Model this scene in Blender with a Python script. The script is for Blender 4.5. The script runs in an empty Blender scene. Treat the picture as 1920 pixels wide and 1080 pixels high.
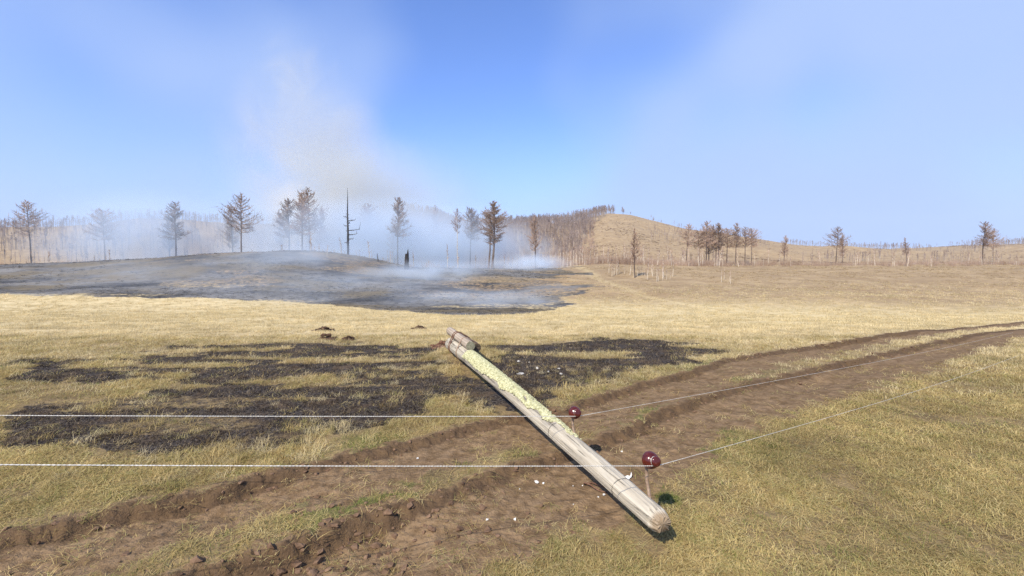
import bpy, math, random
import numpy as np

random.seed(7)
rng = np.random.default_rng(7)
SC = bpy.context.scene
COL = SC.collection
R = math.radians

# ------------------------------------------------------------------ camera
FPX = 816.0                 # focal length in pixels of the 1920 px wide photograph
CAMH = 1.7
PITCH = math.atan(35.0 / FPX)
cam_d = bpy.data.cameras.new('camera')
cam = bpy.data.objects.new('camera', cam_d)
COL.objects.link(cam)
cam.location = (0, 0, CAMH)
cam.rotation_euler = (R(90) - PITCH, 0, 0)
cam_d.sensor_fit = 'HORIZONTAL'
cam_d.sensor_width = 36.0
cam_d.lens = 36.0 * FPX / 1920.0
cam_d.clip_start = 0.05
cam_d.clip_end = 6000
SC.camera = cam

# ------------------------------------------------------------------ light, sky, exposure
SUN_EL = R(43)
SUN_H = np.array([-0.50, -0.866])          # horizontal direction towards the sun (behind the camera, left)
world = bpy.data.worlds.new('World')
SC.world = world
world.use_nodes = True
wn = world.node_tree.nodes
wl = world.node_tree.links
wn.clear()
wout = wn.new('ShaderNodeOutputWorld')
wbg = wn.new('ShaderNodeBackground')
sky = wn.new('ShaderNodeTexSky')
sky.sky_type = 'NISHITA'
sky.sun_disc = False
sky.sun_elevation = SUN_EL
sky.sun_rotation = math.atan2(SUN_H[0], SUN_H[1])
sky.altitude = 900
sky.air_density = 1.4
sky.dust_density = 0.2
sky.ozone_density = 10.0
# thin drifting smoke veils over the whole sky
wtc = wn.new('ShaderNodeTexCoord')
wmap = wn.new('ShaderNodeMapping')
wmap.inputs['Scale'].default_value = (1.0, 1.0, 1.1)
wmap.inputs['Location'].default_value = (3.9, 0.3, 2.2)
wno = wn.new('ShaderNodeTexNoise')
wno.inputs['Scale'].default_value = 1.9
wno.inputs['Detail'].default_value = 2
wno.inputs['Roughness'].default_value = 0.5
wno.inputs['Distortion'].default_value = 0.0
wr = wn.new('ShaderNodeMapRange')
wr.interpolation_type = 'SMOOTHSTEP'
wr.inputs['From Min'].default_value = 0.38
wr.inputs['From Max'].default_value = 0.68
wr.inputs['To Min'].default_value = 0.0
wr.inputs['To Max'].default_value = 0.9
wmix = wn.new('ShaderNodeMix')
wmix.data_type = 'RGBA'
wmix.inputs[7].default_value = (2.2, 2.95, 4.7, 1)
wl.new(wtc.outputs['Generated'], wmap.inputs['Vector'])
wl.new(wmap.outputs['Vector'], wno.inputs['Vector'])
wl.new(wno.outputs['Fac'], wr.inputs['Value'])
wsep = wn.new('ShaderNodeSeparateXYZ')
wl.new(wtc.outputs['Generated'], wsep.inputs[0])
wh = wn.new('ShaderNodeMapRange')          # the veil thickens towards the horizon, all round
wh.interpolation_type = 'SMOOTHSTEP'
wh.inputs['From Min'].default_value = 0.34
wh.inputs['From Max'].default_value = 0.0
wh.inputs['To Min'].default_value = 0.0
wh.inputs['To Max'].default_value = 0.92
wl.new(wsep.outputs['Z'], wh.inputs['Value'])
wmax = wn.new('ShaderNodeMath')
wmax.operation = 'MULTIPLY_ADD'            # 1 - (1-a)(1-b) = a(1-b) + b
winv = wn.new('ShaderNodeMath')
winv.operation = 'SUBTRACT'
winv.inputs[0].default_value = 1.0
wl.new(wh.outputs['Result'], winv.inputs[1])
wl.new(wr.outputs['Result'], wmax.inputs[0])
wl.new(winv.outputs[0], wmax.inputs[1])
wl.new(wh.outputs['Result'], wmax.inputs[2])
wl.new(wmax.outputs[0], wmix.inputs['Factor'])
wtint = wn.new('ShaderNodeMix')             # the camera's violet leaning rendering of blue
wtint.data_type = 'RGBA'
wtint.blend_type = 'MULTIPLY'
wtint.inputs['Factor'].default_value = 1.0
wtint.inputs[7].default_value = (1.0, 0.93, 1.10, 1)
wl.new(sky.outputs['Color'], wtint.inputs[6])
wl.new(wtint.outputs[2], wmix.inputs[6])
wl.new(wmix.outputs[2], wbg.inputs['Color'])
wl.new(wbg.outputs['Background'], wout.inputs['Surface'])
wbg.inputs['Strength'].default_value = 0.15

sun_d = bpy.data.lights.new('sun', 'SUN')
sun_d.energy = 4.6
sun_d.angle = R(0.53)
sun_d.color = (1.0, 0.925, 0.79)
sun = bpy.data.objects.new('sun', sun_d)
COL.objects.link(sun)
_t = math.tan(SUN_EL)
from mathutils import Vector
sun.rotation_euler = Vector((SUN_H[0], SUN_H[1], _t)).to_track_quat('Z', 'Y').to_euler()

vs = SC.view_settings
vs.view_transform = 'Standard'
vs.look = 'None'
vs.exposure = 0.5
vs.gamma = 1.0
vs.use_curve_mapping = False
SC.render.engine = 'CYCLES'
cy = SC.cycles
cy.use_denoising = True
cy.denoiser = 'OPENIMAGEDENOISE'
cy.denoising_input_passes = 'RGB_ALBEDO_NORMAL'
cy.denoising_prefilter = 'NONE'
cy.max_bounces = 6
cy.volume_bounces = 2
cy.use_adaptive_sampling = True
cy.adaptive_threshold = 0.006
cy.adaptive_min_samples = 48
cy.transparent_max_bounces = 8
cy.volume_step_rate = 1.0
cy.volume_max_steps = 160

# ------------------------------------------------------------------ noise in numpy
def _hash(ix, iy, seed):
    h = (ix.astype(np.int64) * 374761393 + iy.astype(np.int64) * 668265263 + seed * 1442695041) & 0xFFFFFFFF
    h = ((h ^ (h >> 13)) * 1274126177) & 0xFFFFFFFF
    h = h ^ (h >> 16)
    return (h & 0xFFFF) / 65535.0

def vnoise(x, y, seed=0):
    x = np.asarray(x, float); y = np.asarray(y, float)
    ix = np.floor(x); iy = np.floor(y)
    fx = x - ix; fy = y - iy
    fx = fx * fx * (3 - 2 * fx); fy = fy * fy * (3 - 2 * fy)
    a = _hash(ix, iy, seed); b = _hash(ix + 1, iy, seed)
    c = _hash(ix, iy + 1, seed); d = _hash(ix + 1, iy + 1, seed)
    return (a * (1 - fx) + b * fx) * (1 - fy) + (c * (1 - fx) + d * fx) * fy

def fbm(x, y, seed=0, oct=4):
    s = 0; a = 0.5; n = 0
    for k in range(oct):
        s = s + a * vnoise(x * 2 ** k + 17.3 * k, y * 2 ** k - 9.1 * k, seed + k); n += a; a *= 0.5
    return s / n

def sstep(a, b, x):
    t = np.clip((x - a) / (b - a), 0, 1)
    return t * t * (3 - 2 * t)

# ------------------------------------------------------------------ measuring the photograph: pixel -> ray -> place
_cp, _sp = math.cos(PITCH), math.sin(PITCH)
def ray(px, py):
    a = (px - 960) / FPX; b = -(py - 540) / FPX
    return np.array([a, _cp + b * _sp, -_sp + b * _cp])

def flat(px, py, z=0.0):
    d = ray(px, py); t = (z - CAMH) / d[2]
    return np.array([d[0] * t, d[1] * t])

def at(px, py, Y):
    d = ray(px, py); t = Y / d[1]
    return np.array([d[0] * t, Y, CAMH + d[2] * t])

# ------------------------------------------------------------------ terrain shape
_tabY = np.arange(-20, 460, 1.0)
_tabZ = np.interp(_tabY, [-20, 10, 16, 22, 28, 34, 42, 50, 60, 72, 88, 100, 130, 460],
                  [0, 0, -0.35, -0.8, -1.22, -1.5, -1.05, -0.35, 0.45, 1.35, 2.4, 2.75, 3.1, 3.4])
_k = np.exp(-0.5 * (np.arange(-9, 10) / 3.0) ** 2); _k /= _k.sum()
_tabZ = np.convolve(np.pad(_tabZ, 9, mode='edge'), _k, mode='valid')

SKX = [-700, 0, 300, 480, 600, 700, 760, 815, 870, 960, 1060, 1105, 1140, 1180, 1220, 1280, 1365, 1500, 1650, 1800, 1920, 2600]
SKY_ = [440, 428, 415, 420, 412, 404, 402, 412, 430, 424, 418, 409, 402, 405, 415, 430, 440, 458, 468, 462, 458, 462]
RIDGE = 380.0

RUT1 = np.array([flat(*p) for p in [(555, 885), (640, 860), (760, 835), (860, 806), (960, 785), (1065, 768), (1150, 738), (1230, 715), (1300, 695), (1365, 672)]])
RUT2 = np.array([flat(*p) for p in [(555, 1022), (600, 1000), (700, 966), (800, 942), (900, 905), (960, 882), (1040, 858), (1130, 830), (1200, 797), (1290, 757), (1365, 730)]])
def _extend(P, a=(-0.64, -30), b=(0.60, 60)):
    P0 = P[0] + np.array([-30.0, -30.0 * a[0] * -1 * 1.0]); P1 = P[-1] + np.array([60.0, 60 * b[0]])
    return np.vstack([[P0], P, [P1]])
RUT1 = _extend(RUT1); RUT2 = _extend(RUT2)
def rut_d(X, Y, P):
    # perpendicular offset from the far edge of the rut, positive towards the camera
    return (np.interp(X, P[:, 0], P[:, 1]) - Y) * 0.80

def rut_shape(X, Y):
    n1 = (fbm(X * 3.1, Y * 3.1, 11, 4) - 0.5); n2 = (fbm(X * 11, Y * 11, 21, 3) - 0.5)
    z = np.zeros_like(X); dirt = np.zeros_like(X); rough = np.zeros_like(X)
    for P, w, dep in ((RUT1, 0.56, 0.070), (RUT2, 0.74, 0.074)):
        wob = n1 * 0.14 + n2 * 0.09
        d = rut_d(X, Y, P) + wob
        dm = dep * (0.25 + 0.95 * sstep(0.25, 0.75, vnoise(X * 0.8 + 3, Y * 0.8, 5)))
        prof = -sstep(-0.02, 0.06, d) * (1 - sstep(0.22, w + 0.25, d))
        along = X * 0.80 + Y * 0.60
        tread = np.sin(along * 62 + np.abs(d - w * 0.5) * 50 + n1 * 4) * 0.0045 * sstep(0.10, 0.2, d) * (1 - sstep(w - 0.15, w, d)) * sstep(0.45, 0.6, vnoise(X * 1.3 + 9, Y * 1.3, 15))
        berm = np.exp(-((d + 0.07) / 0.07) ** 2) * 0.016 + np.exp(-((d - w - 0.22) / 0.14) ** 2) * 0.008
        z = z + prof * dm + berm + tread
        dirt = np.maximum(dirt, sstep(-0.20, -0.03, d + n2 * 0.22) * (1 - sstep(w - 0.02, w + 0.36, d + n1 * 0.55 + n2 * 0.25)))
        rough = np.maximum(rough, np.exp(-((d - 0.02) / 0.11) ** 2))
    return z, dirt, rough

def H0(X, Y):
    X = np.asarray(X, float); Y = np.asarray(Y, float)
    z = np.interp(Y, _tabY, _tabZ)
    u = X / np.maximum(Y, 1.0)
    # knoll on the left, saddle, low mound in the middle
    sx = np.where(X < -36, 46.0, 19.0)
    z = z - 0.95 * sstep(58, 92, Y) * (1 - sstep(2, 24, X)) * (1 - sstep(135, 190, Y))
    z = z + 3.6 * np.exp(-((X + 36) / sx) ** 2 - ((Y - 74) / np.where(Y < 74, 17.0, 20.0)) ** 2)
    z = z - 0.9 * np.exp(-((X + 18) / 6.5) ** 2 - ((Y - 82) / 18.0) ** 2)
    z = z + 0.55 * np.exp(-((X + 2) / 11.0) ** 2 - ((Y - 70) / 12.0) ** 2)
    z = z + 0.25 * np.exp(-((X - 8) / 8.0) ** 2 - ((Y - 52) / 7.0) ** 2)
    z = z - 0.35 * sstep(20, 60, X) * sstep(50, 90, Y)
    # gullies and small waves of the slope
    amp = sstep(10, 45, Y)
    z = z + amp * (fbm(X * 0.045, Y * 0.05, 3, 4) - 0.5) * 1.5
    z = z + sstep(4, 14, Y) * (fbm(X * 0.33, Y * 0.33, 8, 3) - 0.5) * 0.16
    # the big hill
    ys = np.interp(960 + u * FPX, SKX, SKY_)
    ztop = CAMH + (505 - ys) / FPX * RIDGE
    t = np.clip((Y - 128) / (RIDGE - 128), 0, 1)
    sh = 0.62 * t + 0.38 * (0.5 - 0.5 * np.cos(np.pi * t))
    sh = sh * sstep(0, 0.12, t)
    hill = (ztop - z) * sh
    back = np.clip(Y - RIDGE, 0, None)
    z = z + hill - back * 0.16 * sstep(0, 60, back)
    z = z + sstep(140, 220, Y) * (1 - 0.6 * sstep(330, 380, Y)) * (fbm(X * 0.018, Y * 0.018, 31, 4) - 0.5) * 9.0
    return z

def H(X, Y):
    X = np.asarray(X, float); Y = np.asarray(Y, float)
    z = H0(X, Y)
    near = (1 - sstep(14, 24, np.hypot(X, Y)))
    rz, dirt, rough = rut_shape(X, Y)
    tex = (fbm(X * 5, Y * 5, 41, 4) - 0.5) * 0.026
    lump = (fbm(X * 17, Y * 17, 51, 3) - 0.5)
    z = z + near * (rz + tex + lump * (0.010 + 0.045 * rough + 0.008 * dirt))
    # grassy mound round the butt of the pole
    z = z + 0.12 * np.exp(-((X + 0.95) / 0.75) ** 2 - ((Y - 8.3) / 1.2) ** 2)
    return z

def h1(x, y):
    return float(H(np.array([x]), np.array([y]))[0])

def ground(px, py, far=600.0):
    # first hit of the pixel's ray with the terrain
    d = ray(px, py)
    ts = np.exp(np.linspace(math.log(0.8), math.log(far), 2600))
    X = d[0] * ts; Y = d[1] * ts; Z = CAMH + d[2] * ts
    below = Z < H0(X, Y)
    i = int(np.argmax(below)) if below.any() else len(ts) - 1
    return np.array([X[i], Y[i]])

# ------------------------------------------------------------------ masks on the ground
def poly_sd(X, Y, P):
    # signed distance, positive inside
    P = np.asarray(P, float); n = len(P)
    dmin = np.full(X.shape, 1e9); ins = np.zeros(X.shape, bool)
    for i in range(n):
        a = P[i]; b = P[(i + 1) % n]
        ex, ey = b - a
        wx = X - a[0]; wy = Y - a[1]
        t = np.clip((wx * ex + wy * ey) / (ex * ex + ey * ey + 1e-12), 0, 1)
        dmin = np.minimum(dmin, np.hypot(wx - ex * t, wy - ey * t))
        c = ((a[1] > Y) != (b[1] > Y))
        with np.errstate(divide='ignore', invalid='ignore'):
            xi = a[0] + (Y - a[1]) * ex / (ey if abs(ey) > 1e-9 else 1e-9)
        ins ^= c & (X < xi)
    return np.where(ins, dmin, -dmin)

def FP(pts):
    return np.array([flat(*p) for p in pts])
B1 = FP([(60, 676), (250, 664), (380, 656), (555, 655), (640, 650), (700, 658), (800, 646), (815, 660), (790, 678), (800, 690), (700, 700), (640, 710), (555, 703), (400, 712), (60, 712)])
B2 = FP([(40, 770), (200, 742), (380, 730), (555, 723), (640, 722), (700, 711), (760, 711), (860, 707), (900, 713), (945, 745), (925, 762), (870, 750), (830, 746), (800, 764), (740, 786), (650, 792), (600, 802), (580, 816), (555, 827), (420, 850), (230, 838), (40, 815)])
B3 = FP([(895, 670), (960, 665), (1060, 670), (1150, 669), (1280, 672), (1270, 680), (1180, 692), (1125, 705), (1110, 727), (1035, 742), (1000, 752), (965, 752), (925, 722), (905, 700)])
B4 = FP([(890, 646), (1000, 641), (1090, 632), (1180, 633), (1290, 639), (1305, 650), (1240, 658), (1130, 663), (1000, 660), (890, 657)])
B5 = FP([(330, 643), (555, 639), (680, 640), (760, 648), (700, 654), (555, 648), (350, 652)])
def _foot(p):
    return ground(*p)
HB = [(60, 556), (250, 558), (400, 562), (555, 569), (640, 575), (740, 583), (860, 592), (960, 590), (1020, 585), (1078, 570), (1055, 561), (1100, 548), (1070, 534), (1030, 527), (1072, 514), (1062, 500)]
HBW = [ground(*p) for p in HB]
HBW = np.array(HBW + [np.array([HBW[-1][0] * 1.0 - 3, 104.0]), np.array([-20, 135.0]), np.array([-170, 140.0]), np.array([-150, 60.0])])

PATHS = [[ground(*p) for p in q] for q in ([(1062, 498), (1130, 528), (1200, 553), (1300, 572), (1420, 585)], [(600, 600), (780, 602), (960, 612), (1200, 612), (1365, 622)])]
def line_d(X, Y, P):
    dm = np.full(X.shape, 1e9)
    for a, b in zip(P[:-1], P[1:]):
        e = b - a
        t = np.clip(((X - a[0]) * e[0] + (Y - a[1]) * e[1]) / (e @ e), 0, 1)
        dm = np.minimum(dm, np.hypot(X - a[0] - e[0] * t, Y - a[1] - e[1] * t))
    return dm

def trample(X, Y):
    # the driven strip between and beside the ruts
    a = rut_d(X, Y, RUT1); b = rut_d(X, Y, RUT2)
    return sstep(-0.55, -0.1, a) * (1 - sstep(0.55, 1.3, b))

def masks(X, Y):
    n = fbm(X * 1.3, Y * 1.6, 61, 4) - 0.5
    nf = fbm(X * 5, Y * 5, 65, 3) - 0.5
    near = Y < 26
    fb = np.zeros_like(X)
    for P, s, k, hk in ((B1, 0.75, 1.0, 0.75), (B2, 0.40, 1.0, 0.52), (B3, 0.45, 1.0, 0.45), (B4, 1.1, 1.0, 0.75), (B5, 0.6, 0.9, 0.6)):
        sd = poly_sd(X, Y, P)
        hole = sstep(0.53, 0.66, fbm(X * 0.55 + 5, Y * 3.0, 67, 4)) * hk
        fb = np.maximum(fb, k * sstep(-0.16, 0.20, sd + 0.22 * s + n * s * 2.0 + nf * 0.6) * (1 - hole))
    fb = fb * near
    hb = poly_sd(X, Y, HBW)
    wob = (fbm(X * 0.09, Y * 0.22, 71, 4) - 0.5) * 9.0 + (fbm(X * 0.35, Y * 0.8, 73, 3) - 0.5) * 5.0
    wob = wob * sstep(36, 60, Y + X * 0.35) + (fbm(X * 0.5, Y * 0.5, 77, 3) - 0.5) * 1.2
    fing = (fbm(X * 0.045 + 3, Y * 0.42, 79, 4) - 0.5) * 13.0 * sstep(-14, 8, X) * sstep(38, 50, Y)
    hb = sstep(-0.5, 0.8, hb + wob + fing)
    hb = hb * (1 - 0.50 * sstep(0.50, 0.60, fbm(X * 0.07 + 11, Y * 0.24, 83, 5)) * sstep(-22, -6, X) - 0.48 * sstep(0.56, 0.64, fbm(X * 0.06 + 31, Y * 0.2, 85, 5)) * (1 - sstep(-22, -6, X)))
    hb = hb * (Y > 24)
    _, dirt, rough = rut_shape(X, Y)
    dirt = np.maximum(dirt, 0.30 * trample(X, Y))
    dirt = dirt * (1 - sstep(30, 45, np.hypot(X, Y)))
    return fb, hb, dirt, rough

# ------------------------------------------------------------------ mesh and material helpers
def link(o, parent=None):
    COL.objects.link(o)
    if parent is not None:
        o.parent = parent
    return o

def tag(o, label=None, cat=None, group=None, kind=None):
    if label: o['label'] = label
    if cat: o['category'] = cat
    if group: o['group'] = group
    if kind: o['kind'] = kind
    return o

def mesh_np(name, V, F, mats, smooth=False, fmat=None):
    """V (n,3); F list of tuples or (m,k) array"""
    me = bpy.data.meshes.new(name)
    if isinstance(F, np.ndarray):
        k = F.shape[1]; m = len(F)
        me.vertices.add(len(V)); me.vertices.foreach_set('co', np.asarray(V, np.float32).ravel())
        me.loops.add(m * k); me.loops.foreach_set('vertex_index', F.astype(np.int32).ravel())
        me.polygons.add(m); me.polygons.foreach_set('loop_start', np.arange(0, m * k, k, dtype=np.int32))
    else:
        me.from_pydata([tuple(v) for v in V], [], F)
    for mt in (mats if isinstance(mats, (list, tuple)) else [mats]):
        me.materials.append(mt)
    if fmat is not None:
        me.polygons.foreach_set('material_index', np.asarray(fmat, np.int32))
    me.polygons.foreach_set('use_smooth', np.full(len(me.polygons), smooth))
    me.update(calc_edges=True)
    return me

def obj(name, me, parent=None, loc=(0, 0, 0)):
    o = bpy.data.objects.new(name, me)
    link(o, parent)
    o.location = loc
    return o

def empty(name, loc):
    o = bpy.data.objects.new(name, None)
    link(o)
    o.location = loc
    o.empty_display_size = 0.2
    return o

class MB:
    """collects tris and quads"""
    def __init__(s):
        s.V = []; s.F = []; s.M = []; s.n = 0
    def add(s, V, F, m=0):
        V = np.asarray(V, float)
        s.V.append(V)
        for f in F:
            s.F.append(tuple(i + s.n for i in f)); s.M.append(m)
        s.n += len(V)
    def spike(s, a, b, r, m=0):
        a = np.asarray(a, float); b = np.asarray(b, float)
        d = b - a; L = np.linalg.norm(d) + 1e-9; d /= L
        p = np.cross(d, [0.31, 0.77, 0.55]); p /= np.linalg.norm(p) + 1e-9; q = np.cross(d, p)
        V = [a + r * p, a + r * (-0.5 * p + 0.87 * q), a + r * (-0.5 * p - 0.87 * q), b]
        s.add(V, [(0, 1, 3), (1, 2, 3), (2, 0, 3)], m)
    def tube(s, P, rad, sides=6, m=0, cap=True, ref=None):
        P = np.asarray(P, float); n = len(P)
        rad = np.broadcast_to(np.asarray(rad, float), (n,))
        T = np.gradient(P, axis=0); T /= np.linalg.norm(T, axis=1)[:, None] + 1e-12
        ref = np.array([0.13, 0.37, 0.92]) if ref is None else np.asarray(ref, float)
        A = np.cross(T, ref); A /= np.linalg.norm(A, axis=1)[:, None] + 1e-9
        B = np.cross(T, A)
        ang = np.arange(sides) * 2 * math.pi / sides
        V = (P[:, None, :] + rad[:, None, None] * (np.cos(ang)[None, :, None] * A[:, None, :] + np.sin(ang)[None, :, None] * B[:, None, :])).reshape(-1, 3)
        F = [(i * sides + j, i * sides + (j + 1) % sides, (i + 1) * sides + (j + 1) % sides, (i + 1) * sides + j) for i in range(n - 1) for j in range(sides)]
        if cap:
            F.append(tuple(range(sides - 1, -1, -1))); F.append(tuple((n - 1) * sides + j for j in range(sides)))
        s.add(V, F, m)
    def mesh(s, name, mats, smooth=False):
        V = np.vstack(s.V)
        return mesh_np(name, V, s.F, mats, smooth, s.M)

def mat(name):
    m = bpy.data.materials.new(name); m.use_nodes = True
    nt = m.node_tree; nt.nodes.clear()
    out = nt.nodes.new('ShaderNodeOutputMaterial')
    return m, nt, out

class G:
    """short hand for node graphs"""
    def __init__(s, nt): s.nt = nt
    def n(s, t, **kw):
        nd = s.nt.nodes.new(t)
        for k, v in kw.items():
            if hasattr(nd, k) and k not in ('inputs',): setattr(nd, k, v)
        return nd
    def put(s, sock, v):
        if hasattr(v, 'is_output'): s.nt.links.new(v, sock)
        else: sock.default_value = v
    def noise(s, vec, scale, detail=4, rough=0.55, dist=0.0):
        nd = s.n('ShaderNodeTexNoise')
        if vec is not None: s.put(nd.inputs['Vector'], vec)
        nd.inputs['Scale'].default_value = scale; nd.inputs['Detail'].default_value = detail
        nd.inputs['Roughness'].default_value = rough; nd.inputs['Distortion'].default_value = dist
        return nd.outputs['Fac']
    def ramp(s, v, a, b, c=0.0, d=1.0):
        nd = s.n('ShaderNodeMapRange'); nd.interpolation_type = 'SMOOTHSTEP'
        s.put(nd.inputs['Value'], v)
        for k, x in (('From Min', a), ('From Max', b), ('To Min', c), ('To Max', d)): s.put(nd.inputs[k], x)
        return nd.outputs['Result']
    def mix(s, f, a, b):
        nd = s.n('ShaderNodeMix'); nd.data_type = 'RGBA'
        s.put(nd.inputs['Factor'], f)
        for k, x in (('A', a), ('B', b)):
            sk = [i for i in nd.inputs if i.name == k and i.type == 'RGBA'][0]
            s.put(sk, (*x, 1) if isinstance(x, tuple) and len(x) == 3 else x)
        return [o for o in nd.outputs if o.type == 'RGBA'][0]
    def math(s, op, a, b=0.0, c=None):
        nd = s.n('ShaderNodeMath'); nd.operation = op
        s.put(nd.inputs[0], a); s.put(nd.inputs[1], b)
        if c is not None: s.put(nd.inputs[2], c)
        return nd.outputs[0]
    def pos(s):
        return s.n('ShaderNodeNewGeometry').outputs['Position']
    def objco(s):
        return s.n('ShaderNodeTexCoord').outputs['Object']
    def mapping(s, vec, scale):
        nd = s.n('ShaderNodeMapping'); s.put(nd.inputs['Vector'], vec); nd.inputs['Scale'].default_value = scale
        return nd.outputs['Vector']
    def bump(s, h, strength=0.5, dist=0.02, normal=None):
        nd = s.n('ShaderNodeBump'); s.put(nd.inputs['Height'], h)
        nd.inputs['Strength'].default_value = strength; nd.inputs['Distance'].default_value = dist
        if normal is not None: s.put(nd.inputs['Normal'], normal)
        return nd.outputs['Normal']
    def bsdf(s, out, color, rough=0.9, normal=None, spec=0.2, metal=0.0):
        nd = s.n('ShaderNodeBsdfPrincipled')
        s.put(nd.inputs['Base Color'], (*color, 1) if isinstance(color, tuple) and len(color) == 3 else color)
        s.put(nd.inputs['Roughness'], rough)
        nd.inputs['Specular IOR Level'].default_value = spec
        nd.inputs['Metallic'].default_value = metal
        if normal is not None: s.put(nd.inputs['Normal'], normal)
        s.nt.links.new(nd.outputs['BSDF'], out.inputs['Surface'])
        return nd

def simple_mat(name, c1, c2, scale=8.0, rough=0.9, spec=0.2, bump=0.0, stretch=None, detail=4, rnd=0.0):
    m, nt, out = mat(name); g = G(nt)
    v = g.objco()
    if stretch: v = g.mapping(v, stretch)
    f = g.ramp(g.noise(v, scale, detail), 0.3, 0.7)
    col = g.mix(f, c1, c2)
    if rnd > 0:
        r = g.n('ShaderNodeObjectInfo').outputs['Random']
        h = g.n('ShaderNodeHueSaturation')
        g.put(h.inputs['Color'], col); g.put(h.inputs['Value'], g.math('MULTIPLY_ADD', r, rnd, 1 - rnd / 2))
        col = h.outputs['Color']
    nrm = g.bump(f, bump, 0.01) if bump else None
    g.bsdf(out, col, rough, nrm, spec)
    return m

# ------------------------------------------------------------------ ground sheet
def ground_material():
    m, nt, out = mat('ground_surface'); g = G(nt)
    p = g.pos()
    a = g.n('ShaderNodeAttribute', attribute_name='mask').outputs['Color']
    sep = g.n('ShaderNodeSeparateColor'); g.put(sep.inputs['Color'], a)
    burn, dirt, green = sep.outputs
    b = g.n('ShaderNodeAttribute', attribute_name='tone').outputs['Color']
    sep2 = g.n('ShaderNodeSeparateColor'); g.put(sep2.inputs['Color'], b)
    pale, hburn, nearm = sep2.outputs
    nb = g.noise(p, 0.22, 4, 0.6)
    nm = g.noise(p, 2.3, 5, 0.65)
    nf = g.noise(p, 30.0, 4, 0.7)
    nl = g.noise(g.mapping(p, (0.8, 1.15, 1.0)), 1.1, 5, 0.7)
    tan = g.mix(g.ramp(nb, 0.35, 0.68), (0.30, 0.212, 0.118), (0.40, 0.292, 0.165))
    tan = g.mix(g.ramp(nl, 0.42, 0.62, 0.0, 0.55), tan, (0.23, 0.162, 0.095))
    palec = g.mix(g.ramp(nl, 0.36, 0.66), (0.62, 0.495, 0.275), (0.46, 0.36, 0.185))
    base = g.mix(pale, tan, palec)
    nearc = g.mix(g.ramp(nm, 0.36, 0.66), (0.26, 0.185, 0.09), (0.12, 0.082, 0.042))
    nearc = g.mix(g.ramp(nf, 0.42, 0.7, 0, 0.6), nearc, (0.30, 0.22, 0.11))
    base = g.mix(nearm, base, nearc)
    base = g.mix(g.math('MULTIPLY', green, g.ramp(nm, 0.3, 0.6)), base, (0.10, 0.125, 0.03))
    nd2 = g.noise(p, 9.0, 5, 0.7)
    dirtc = g.mix(g.ramp(nd2, 0.32, 0.68), (0.135, 0.084, 0.042), (0.255, 0.168, 0.092))
    dirtc = g.mix(g.ramp(nf, 0.55, 0.75, 0, 0.5), dirtc, (0.31, 0.22, 0.14))
    rutedge = g.n('ShaderNodeAttribute', attribute_name='mask').outputs['Alpha']
    dirtc = g.mix(g.math('MULTIPLY', g.ramp(rutedge, 0.25, 0.8), g.ramp(nd2, 0.35, 0.62, 0.25, 0.8)), dirtc, (0.060, 0.036, 0.021))  # soil darkened in patches along the far edge of each rut
    dm = g.ramp(g.math('MULTIPLY_ADD', g.math('SUBTRACT', nd2, 0.5), 0.7, dirt), 0.32, 0.62)
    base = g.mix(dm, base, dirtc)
    burnc = g.mix(g.ramp(nf, 0.40, 0.66), (0.014, 0.011, 0.010), (0.12, 0.10, 0.082))
    burnc = g.mix(g.ramp(nm, 0.48, 0.68, 0, 0.75), burnc, (0.115, 0.078, 0.048))
    bm = g.ramp(g.math('MULTIPLY_ADD', g.math('SUBTRACT', nd2, 0.5), 0.8, burn), 0.36, 0.6)
    base = g.mix(bm, base, burnc)
    na = g.noise(g.mapping(p, (0.9, 1.2, 1.0)), 1.3, 5, 0.8)
    nbig = g.noise(g.mapping(p, (0.55, 1.0, 1.0)), 0.16, 6, 0.65)
    ash = g.mix(g.ramp(g.math('MULTIPLY_ADD', na, 0.35, g.math('MULTIPLY', nbig, 0.65)), 0.38, 0.62), (0.036, 0.034, 0.034), (0.21, 0.20, 0.185))
    ash = g.mix(g.ramp(g.noise(p, 3.4, 3, 0.75), 0.56, 0.72, 0, 0.55), ash, (0.27, 0.25, 0.22))
    ash = g.mix(g.ramp(g.noise(g.mapping(p, (0.6, 1.3, 1)), 0.085, 5, 0.65), 0.47, 0.60, 0, 0.8), ash, g.mix(nm, (0.07, 0.055, 0.03), (0.26, 0.20, 0.11)))
    hm = g.ramp(g.math('MULTIPLY_ADD', g.math('SUBTRACT', nm, 0.5), 0.8, hburn), 0.36, 0.6)
    base = g.mix(hm, base, ash)
    hgt = g.math('MULTIPLY_ADD', nf, 0.7, g.math('MULTIPLY', nd2, 0.9))
    nrm = g.bump(hgt, 0.8, 0.035)
    nrm = g.bump(nl, 0.35, 0.12, nrm)
    g.bsdf(out, base, 0.95, nrm, 0.08)
    return m

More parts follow.
